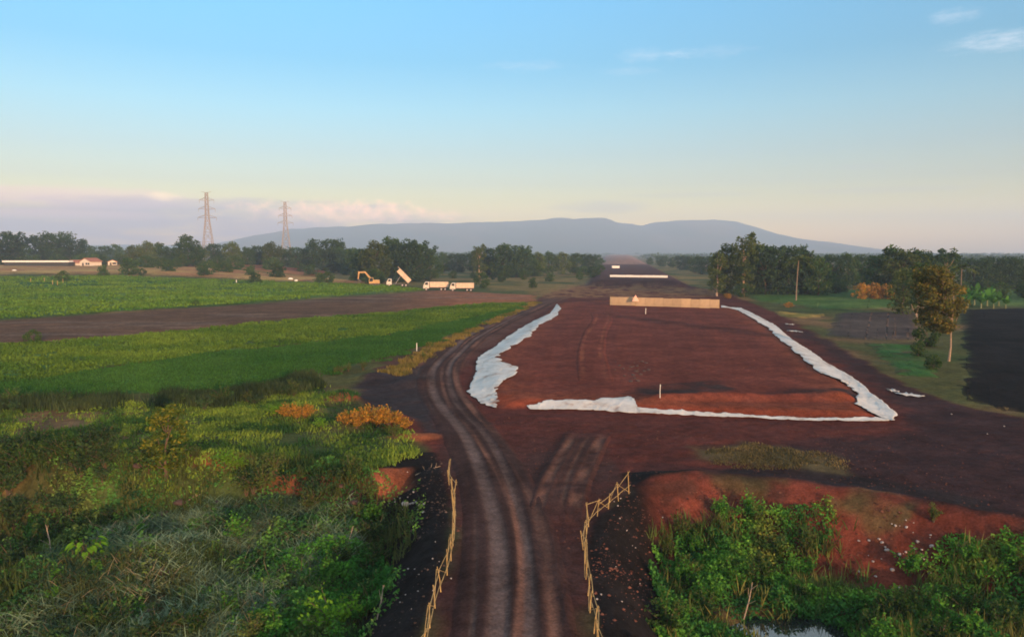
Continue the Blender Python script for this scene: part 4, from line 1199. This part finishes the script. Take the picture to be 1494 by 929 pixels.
shrub('y', 330, 706, .8, 'bright yellow green shrub right of the young tree', 'yellow green shrubs', -1)
shrub('y', 350, 702, .6, 'small yellow green shrub beside the bright one near the young tree', 'yellow green shrubs', -1)
shrub('y', 484, 925, 1.3, 'bright yellow green shrub at the bottom of the picture left of the road', 'yellow green shrubs', -2)
shrub('o', 575, 640, .7, 'olive tuft below the wide orange heap', None, 0)
plant('sap', 0, GT(243, 690, -1).y, sc=.85, x=GT(243, 690, -1).x, label='young tree with golden green leaves standing alone above the weeds')
rr = random.Random(3)
LBL = {'g': 'bright green leafy shrub', 'd': 'green leafy shrub', 'o': 'olive brown weedy shrub', 'k': 'dark green shrub'}
# left low ground
for i in range(120):
    px = rr.uniform(-160, 600); py = rr.uniform(690, 960)
    if px > 575 - max(0, (py - 760)) * .25: continue
    if 60 < px < 430 and 750 < py < 900 and rr.random() < .75: continue
    k = rr.choice('ddkkkgo' if px < 230 else ('dggok' if py > 760 else 'ookd'))
    if px > 380 and py > 800: k = rr.choice('ggd')
    shrub(k, px, py, rr.uniform(.45, 1.05), LBL[k] + ' among the weeds on the low ground left of the road', 'shrubs left of the road')
for i in range(46):
    px = rr.uniform(-120, 235); py = rr.uniform(655, 735)
    shrub(rr.choice('kkkdd'), px, py, rr.uniform(.7, 1.25), 'dark green bushy shrub in the thicket at the left edge', 'dark thicket at the left edge', -.5)
for i in range(14):
    px = rr.uniform(70, 420); py = rr.uniform(750, 925)
    shrub(rr.choice('dggk'), px, py, rr.uniform(.4, .75), 'green shrub growing through the heap of cut weeds', 'shrubs on the heap', -1.5)
# right low ground
for i in range(115):
    px = rr.uniform(965, 1640); py = rr.uniform(755, 955)
    red = 1195 < px < 1390 and py < 868
    if red and rr.random() < .92: continue
    if px > 1380 and py < 820: continue
    if 1060 < px < 1265 and py > 878: continue
    k = rr.choice('ggdd' if py > 850 else ('ogd' if px < 1250 else 'oog'))
    shrub(k, px, py, rr.uniform(.5, 1.0), LBL[k] + ' along the ditch below the red bank', 'shrubs below the red bank')
for i in range(26):
    px = rr.uniform(-100, 440); py = rr.uniform(588, 602) - max(0, px - 330) * .18
    k = rr.choice('okkd')
    shrub(k, px, py, rr.uniform(.5, 1.15), LBL[k] + ' along the lower edge of the near crop field', 'shrubs along the field edge', 0)
for i in range(8):
    px = rr.uniform(480, 620); py = 548 - (px - 480) * .19 + rr.uniform(-3, 3)
    shrub('o', px, py, rr.uniform(.4, .7), 'olive brown shrub on the verge between crop field and dirt road', 'shrubs on the verge', 0)
# broad-leaved plant
q = GT(128, 822, -1.5); e = empty('broadleaf_plant', q)
r = np.random.default_rng(9)
V, Fc = [], []; st = MB()
for f in range(24):
    a = f * 2.4; el = r.uniform(.3, 1.2); L = r.uniform(.55, 1.0)
    b0 = Vector((math.cos(a) * math.cos(el), math.sin(a) * math.cos(el), math.sin(el))) * L; b0.z += .25
    st.tube([(0, 0, -.1), b0 * .5 + Vector((0, 0, .1)), b0], [.022, .016, .01], 5)
    d = Vector((math.cos(a), math.sin(a), -.1)); sd = Vector((-math.sin(a), math.cos(a), 0)); ll = r.uniform(.26, .4)
    pr = None
    for s in range(6):
        t = s / 5; c = b0 + d * ll * t + Vector((0, 0, -.18 * t * t)); w = .12 * math.sin(math.pi * min(1, t * .85 + .13)) + .005
        cur = (c - sd * w + Vector((0, 0, .05)), c, c + sd * w + Vector((0, 0, .05)))
        if pr: b = len(V); V += [*pr, *cur]; Fc += [(b, b + 1, b + 4, b + 3), (b + 1, b + 2, b + 5, b + 4)]
        pr = cur
st.build('stems', BARK, e); link('leaves', npmesh('leaves', V, Fc), LEAFY, e)
tag(e, 'broad leaved yellow green plant catching light on the heap of cut weeds', 'plant')
q = GT(82, 868, -1.5)
# dead branches and stones
for k, (px, py, L, a, lb) in enumerate([(500, 815, 1.6, 1.2, 'pale dead stick standing in the green shrubs left of the road'), (606, 694, 1.6, .5, 'dry stick lying on the bank left of the bamboo fence'), (268, 735, 1.5, .9, 'pale dead branch under the bright yellow green shrub'), (75, 815, 1.7, 2.2, 'bent dead branch left of the broad leaved plant'), (810 - 260, 905, 1.3, 1.4, 'thin dead twig low in the shrubs near the bottom edge'), (1085, 905, 1.6, 1.0, 'dry stalk leaning out of the shrubs beside the pond')]):
    q = GT(px, py, -1.5); mb = MB(); p0 = q + Vector((0, 0, .05)); el = .25 if k in (1, 2) else .9
    d = Vector((math.cos(a) * math.cos(el), math.sin(a) * .5, math.sin(el))) * L
    mb.tube([p0, p0 + d * .5 + Vector((.05, 0, .08)), p0 + d], [.03, .024, .012], 6)
    for s in range(3):
        c = p0 + d * (.4 + .2 * s); mb.tube([c, c + Vector((random.uniform(-.3, .3), random.uniform(-.3, .3), .3))], [.015, .006], 5)
    tag(mb.build('dead_branch', TWIG), lb, 'branch')


def rockmesh(seed):
    rn = random.Random(seed); bm = bmesh.new(); bmesh.ops.create_icosphere(bm, subdivisions=2, radius=.5)
    dirs = [Vector((rn.gauss(0, 1), rn.gauss(0, 1), rn.gauss(0, 1))).normalized() for _ in range(9)]
    for v in bm.verts:
        for d in dirs:
            k = v.co.dot(d)
            if k > .34: v.co -= d * (k - .34) * .9
        v.co.z *= .65
    me = bpy.data.meshes.new('stone'); bm.to_mesh(me); bm.free(); return me


RK = [rockmesh(s) for s in range(5)]
for m_ in RK: m_.materials.append(STONE)


def stone(px, py, s, lb, grp, z0):
    q = GT(px, py, z0); o = link('stone', RK[rr.randrange(5)]); o.location = q + Vector((0, 0, s * .12)); o.scale = (s, s * rr.uniform(.7, 1.1), s); o.rotation_euler = (rr.uniform(-.3, .3), rr.uniform(-.3, .3), rr.uniform(0, 6)); tag(o, lb, 'stone', grp)


for i in range(46):
    px = rr.gauss(1320, 40); py = rr.gauss(800, 34)
    if not (1200 < px < 1400 and 745 < py < 862): continue
    stone(px, py, rr.uniform(.06, .22), 'pale stone lying on the face of the red bank', 'stones on the red bank', -1.2)
for i in range(22):
    stone(rr.gauss(610, 24), rr.gauss(732, 16), rr.uniform(.08, .2), 'pale rubble stone on the bank left of the bamboo fence', 'rubble left of the fence', -.5)
stone(592, 738, .6, 'largest pale stone in the rubble left of the bamboo fence', 'rubble left of the fence', -.5)
for i in range(20):
    stone(rr.uniform(870, 990), rr.uniform(715, 880), rr.uniform(.05, .11), 'small pale pebble on the dark slope right of the bamboo fence', 'pebbles right of the fence', -.8)
for i in range(14):
    stone(rr.uniform(580, 660), rr.uniform(780, 920), rr.uniform(.05, .10), 'small pale pebble on the dark slope left of the bamboo fence', 'pebbles left of the fence', -.8)
for i in range(4):
    px, py = rr.uniform(1360, 1480), rr.uniform(580, 640); stone(px, py, rr.uniform(.08, .16), 'pale stone at the near edge of the black ploughed plot', 'stones by the black plot', 0)
CL_ = plain('clod', (.07, .04, .036), .95, .2, 4, bump=.4)
RKC = [rockmesh(s) for s in range(20, 23)]
for m_ in RKC: m_.materials.append(CL_)
for i in range(26):
    px, py = rr.gauss(925, 16), rr.gauss(543, 9)
    q = GT(px, py); o = link('soil_clod', RKC[i % 3]); s = rr.uniform(.15, .5); o.location = q + Vector((0, 0, s * .1)); o.scale = (s, s, s * .8); o.rotation_euler[2] = rr.uniform(0, 6); tag(o, 'dark soil clod in the loose patch in the middle of the pad', 'clod', 'clods on the pad')
# scattered red-brown clods and twigs on the heap
for i in range(30):
    px, py = rr.uniform(180, 520), rr.uniform(700, 920)
    q = GT(px, py, -1.5); o = link('soil_clod', RKC[i % 3]); s = rr.uniform(.2, .75); o.location = q + Vector((0, 0, s * .15)); o.scale = (s, s, s * .8); o.rotation_euler[2] = rr.uniform(0, 6); tag(o, 'dark soil clod among the cut weeds', 'clod', 'clods in the cut weeds')

def clods(name, poly, n, s0, s1, c0, c1, seed, lbl, thr=(.3, .7)):
    p = scatter_poly(poly, n, seed); r = np.random.default_rng(seed)
    p = p[fbm(p[:, 0] * .3, p[:, 1] * .3, 4, seed) > r.uniform(*thr, len(p))]
    n = len(p); sz = (s0 + (s1 - s0) * r.uniform(0, 1, n) ** 4)[:, None]
    base = np.array([(1, 0, .1), (.2, .95, 0), (-.9, .4, .1), (-.6, -.8, 0), (.5, -.85, .05), (.1, .05, .75), (-.3, .2, .6)])
    a = r.uniform(0, 6.28, n); V = base[None] * r.uniform(.7, 1.3, (n, 7, 1)) * sz[:, :, None]
    V = np.stack([V[..., 0] * np.cos(a)[:, None] - V[..., 1] * np.sin(a)[:, None], V[..., 0] * np.sin(a)[:, None] + V[..., 1] * np.cos(a)[:, None], V[..., 2]], -1)
    V += np.c_[p, height(p[:, 0], p[:, 1])][:, None, :]
    T = np.array([(0, 1, 5), (1, 2, 6), (2, 3, 6), (3, 4, 5), (4, 0, 5), (1, 6, 5), (3, 5, 6)])
    Fc = (np.arange(n)[:, None, None] * 7 + T[None]).reshape(-1, 3)
    m = r.uniform(0, 1, (n, 1)); c = np.array(c0) * (1 - m) + np.array(c1) * m
    return tag(link(name, npmesh(name, V.reshape(-1, 3), Fc, np.repeat(c, 7, 0)), EARTH), lbl, 'rubble', kind='stuff')


WORKP = Gs([(655, 800), (665, 700), (660, 640), (700, 605), (1000, 620), (1320, 625), (1600, 700), (1600, 800), (1250, 722), (1050, 698), (960, 700), (917, 714), (872, 755), (855, 800)])
clods('rubble', WORKP, 7000, .02, .085, (.05, .024, .02), (.12, .05, .038), 301, 'loose clods and gravel on the worked soil between pad and red bank')
clods('rubble', PAD, 5000, .03, .09, (.08, .025, .018), (.22, .08, .05), 302, 'loose clods on the red pad', (.4, .75))
clods('rubble', GTs([(915, 722), (1060, 708), (1250, 728), (1480, 775), (1480, 850), (1300, 862), (1190, 830), (1150, 745), (980, 745), (950, 800), (955, 930), (875, 930), (860, 800)]), 2200, .02, .09, (.04, .018, .015), (.20, .08, .055), 303, 'loose clods and grit on the red bank and the dark slope')
clods('rubble', GTs([(640, 660), (655, 700), (662, 760), (650, 850), (615, 930), (540, 930), (575, 850), (600, 760), (590, 690)]), 1100, .02, .09, (.03, .02, .018), (.12, .08, .065), 304, 'loose clods and grit on the slope left of the bamboo fence')

# ---------------------------------------------------------------- mountains
sil = [(-900, 366), (-500, 362), (-200, 361), (0, 358), (200, 357), (340, 357), (380, 346), (440, 334), (520, 330), (600, 326), (700, 325), (760, 323), (790, 321), (803, 318), (835, 320), (868, 318), (880, 319), (898, 326), (932, 330), (958, 324), (1000, 322), (1030, 321), (1058, 322), (1085, 330),
       (1110, 340), (1150, 349), (1190, 357), (1240, 365), (1290, 371), (1500, 372), (2400, 373)]
DM = 5600.0
mx_ = np.linspace(-6100, 6100, 420); my = np.linspace(3600, 6200, 110)
MX, MY = np.meshgrid(mx_, my)
pxs = MX / DM * F + 747
top = np.interp(pxs, [s[0] for s in sil], [s[1] for s in sil])
ht = CH + (HY - top) / F * DM
tt = (MY - 3600) / (DM - 3600)
prof = np.where(tt < 1, sstep(tt) ** 1.25, np.clip(1 - (tt - 1) * 3.0, 0, 1))
ht = ht + (fbm(pxs * .055, pxs * 0 + 3, 5, 90) - .5) * 15 * sstep((pxs - 330) / 120) * sstep((1240 - pxs) / 120)
rid = fbm(MX * .0022, MY * .0011, 5, 91)
MZ = ht * prof * (1 + (rid - .5) * .55 * (1 - np.abs(1 - np.clip(tt, 0, 2)) ** 2 * 0) * np.clip(1 - np.exp(-((tt - 1) / .22) ** 2) , 0, 1)) + (fbm(MX * .008, MY * .008, 4, 92) - .5) * 9 * prof - 3
i = (np.arange(109)[:, None] * 420 + np.arange(419)[None, :]).ravel()
mc = np.tile(np.array([.05, .065, .035]), (MX.size, 1)); mc = mixc(mc, (.10, .085, .05), sstep((fbm(MX.ravel() * .003, MY.ravel() * .002, 4, 95) - .5) * 5))
tag(link('mountains', npmesh('mountains', np.stack([MX.ravel(), MY.ravel(), MZ.ravel()], 1), np.stack([i, i + 1, i + 421, i + 420], 1), mc, True), EARTH), kind='structure')

# ---------------------------------------------------------------- haze
HZ = MB().box((0, 0, 163), (2 * RANGE + 500, 2 * RANGE + 500, 334)).mesh('haze')
m, nt, out = newmat('haze')
vol = N(nt, 'ShaderNodeVolumePrincipled', ins={'Color': (.53, .71, 1.0, 1), 'Density': .00028, 'Anisotropy': .0})
nt.links.new(vol.outputs[0], out.inputs['Volume'])
tag(link('haze', HZ, m), kind='stuff')

# ---------------------------------------------------------------- sky
SUN_EL, SUN_AZ = rad(8.5), rad(180 - 27)      # azimuth clockwise from +Y: behind the camera, to the right
w = bpy.data.worlds.new('World'); S.world = w; w.use_nodes = True
nt = w.node_tree; nt.nodes.clear()
out = N(nt, 'ShaderNodeOutputWorld'); bg = N(nt, 'ShaderNodeBackground', ins={'Strength': .15})
sky = N(nt, 'ShaderNodeTexSky', sky_type='NISHITA', sun_disc=False, sun_elevation=SUN_EL, sun_rotation=SUN_AZ, air_density=1.0, dust_density=1.0, ozone_density=1.0)


def mth(op, a, b=None, c=None):
    n = N(nt, 'ShaderNodeMath', operation=op)
    for k, v in enumerate((a, b, c)):
        if v is None: continue
        if isinstance(v, (int, float)): n.inputs[k].default_value = v
        else: nt.links.new(v, n.inputs[k])
    return n.outputs[0]


tc = N(nt, 'ShaderNodeTexCoord'); sp = N(nt, 'ShaderNodeSeparateXYZ'); nt.links.new(tc.outputs['Generated'], sp.inputs[0])
az = mth('ARCTAN2', sp.outputs[0], sp.outputs[1]); el = mth('ARCSINE', sp.outputs[2])
ramp = N(nt, 'ShaderNodeValToRGB')
RAMP = [(0.0, (1, 1, 1)), (1.0, (1, 1, 1))]
TINT = [(0.0, (2.3, 1.5, .55)), (.05, (2.1, 1.4, .55)), (.10, (1.45, 1.05, .52)), (.15, (.98, .79, .52)), (.20, (.73, .66, .60)), (.286, (.60, .64, .68)), (.408, (.50, .71, .81)), (.547, (.34, .69, .87)), (.72, (.375, .82, 1.05)), (1.0, (2.2, 1.8, 1.40))]  # last stop: unseen upper sky, added brightness and warmth to fill-light the ground
E_ = ramp.color_ramp.elements
while len(E_) < len(TINT): E_.new(.5)
for e_, (p_, c_) in zip(E_, TINT): e_.position = p_; e_.color = (*(k_ * .4 for k_ in c_), 1)
nt.links.new(mth('MULTIPLY', el, 1 / .45), ramp.inputs[0])
mul = N(nt, 'ShaderNodeMix', data_type='RGBA', blend_type='MULTIPLY', ins={0: 1.0}); nt.links.new(sky.outputs[0], mul.inputs[6]); tsc = N(nt, 'ShaderNodeVectorMath', operation='SCALE', ins={'Scale': 2.5}); nt.links.new(ramp.outputs[0], tsc.inputs[0]); nt.links.new(tsc.outputs[0], mul.inputs[7])
cur = mul.outputs[2]


def cnoise(sx, sy, det=5.0, rough=.6, off=0.0):
    cm = N(nt, 'ShaderNodeCombineXYZ'); nt.links.new(mth('MULTIPLY', az, sx), cm.inputs[0]); nt.links.new(mth('MULTIPLY', el, sy), cm.inputs[1]); cm.inputs[2].default_value = off
    no = N(nt, 'ShaderNodeTexNoise', ins={'Scale': 1.0, 'Detail': det, 'Roughness': rough}); nt.links.new(cm.outputs[0], no.inputs['Vector']); return no.outputs['Fac']


def cloud(cur, px, py, wx, wy, col, amt, nz, k=.9, soft=.35):
    a0 = math.atan((px - 747) / F); e0 = math.atan((HY - py) / F) * math.cos(a0)
    g = mth('ADD', mth('POWER', mth('ABSOLUTE', mth('DIVIDE', mth('SUBTRACT', az, a0), wx / F)), 2.0), mth('POWER', mth('ABSOLUTE', mth('DIVIDE', mth('SUBTRACT', el, e0), wy / F)), 2.0))
    b = mth('SUBTRACT', 1.0, g)
    v = mth('ADD', b, mth('MULTIPLY', mth('SUBTRACT', nz, .5), k * 4))
    mr = N(nt, 'ShaderNodeMapRange', interpolation_type='SMOOTHSTEP', ins={'From Min': .0, 'From Max': soft * 3, 'To Min': 0.0, 'To Max': amt}); nt.links.new(v, mr.inputs['Value'])
    mx = N(nt, 'ShaderNodeMix', data_type='RGBA'); nt.links.new(mr.outputs['Result'], mx.inputs[0]); nt.links.new(cur, mx.inputs[6]); mx.inputs[7].default_value = (*col, 1)
    return mx.outputs[2]


CLOUDK = 5.0
#CLOUDS_BEGIN
nb = cnoise(9, 60); nw = cnoise(34, 130, 7, .68, 3.0); np_ = cnoise(55, 75, 5, .6, 7.0)
q_ = lambda r_, g_, b_: (r_ * CLOUDK, g_ * CLOUDK, b_ * CLOUDK)
lav = q_(.44, .32, .44); gry = q_(.42, .42, .46); pch = q_(2.5, 1.3, .72); pnk = q_(1.25, .72, .66); wht = q_(.75, .78, .85)
cur = cloud(cur, 100, 325, 620, 42, lav, .9, nb, .5)
cur = cloud(cur, 90, 288, 280, 16, pnk, .55, nb, .6)
cur = cloud(cur, 40, 312, 200, 8, pnk, .5, nb, .6)
cur = cloud(cur, 330, 300, 260, 14, gry, .45, nb, .6)
cur = cloud(cur, 500, 310, 175, 19, pch, .95, np_, .65, .7)
cur = cloud(cur, 620, 314, 110, 10, pch, .6, np_, .7, .9)
cur = cloud(cur, 552, 302, 60, 13, pch, .6, np_, .6, .9)
cur = cloud(cur, 246, 288, 27, 8, q_(1.7, 1.15, .62), .95, np_, .42, .6)
cur = cloud(cur, 868, 303, 90, 11, gry, .4, nb, .5)
cur = cloud(cur, 1000, 286, 110, 5, gry, .2, nb, .5)
cur = cloud(cur, 1300, 278, 120, 6, gry, .22, nb, .6)
cur = cloud(cur, 1255, 245, 50, 5, gry, .2, nb, .5)
cur = cloud(cur, 1375, 33, 34, 11, wht, .5, nw, .8, .8)
cur = cloud(cur, 1440, 67, 66, 15, wht, .75, nw, .8, .8)
cur = cloud(cur, 940, 90, 70, 12, wht, .32, nw, .9, .8)
cur = cloud(cur, 1030, 85, 70, 10, wht, .25, nw, .9, .8)
cur = cloud(cur, 915, 113, 50, 8, wht, .25, nw, .8, .8)
cur = cloud(cur, 770, 105, 80, 10, wht, .25, nw, .9, .8)
#CLOUDS_END
nt.links.new(cur, bg.inputs[0]); nt.links.new(bg.outputs[0], out.inputs[0])

sd = bpy.data.lights.new('sun', 'SUN'); sd.energy = 4.9; sd.angle = rad(.5); sd.color = (1.0, .56, .28)
so = bpy.data.objects.new('sun', sd); COL.objects.link(so)
dv = Vector((math.sin(SUN_AZ) * math.cos(SUN_EL), math.cos(SUN_AZ) * math.cos(SUN_EL), math.sin(SUN_EL)))
so.rotation_euler = dv.to_track_quat('Z', 'Y').to_euler(); so.location = dv * 200

# ---------------------------------------------------------------- camera and render
cd = bpy.data.cameras.new('camera'); cd.sensor_width = 36; cd.lens = F / 1494 * 36; cd.clip_end = 40000; cd.clip_start = .1
co = bpy.data.objects.new('camera', cd); COL.objects.link(co); co.location = (0, 0, CH); co.rotation_euler = (math.pi / 2 - PITCH, 0, 0)
S.camera = co
S.view_settings.view_transform = 'Standard'; S.view_settings.look = 'None'; S.view_settings.gamma = 1.0
S.view_settings.exposure = 1.0
S.render.engine = 'CYCLES'
S.cycles.use_denoising = True
S.cycles.max_bounces = 5; S.cycles.diffuse_bounces = 2; S.cycles.transmission_bounces = 3; S.cycles.volume_bounces = 4; S.cycles.transparent_max_bounces = 6
S.cycles.filter_width = 1.8
# prototypes nothing uses go away
for k, e in list(PROTO.items()):
    if k not in used:
        for c in list(e.children): bpy.data.objects.remove(c)
        bpy.data.objects.remove(e)
for k, e in list(SH.items()):
    if k not in SU:
        for c in list(e.children): bpy.data.objects.remove(c)
        bpy.data.objects.remove(e)
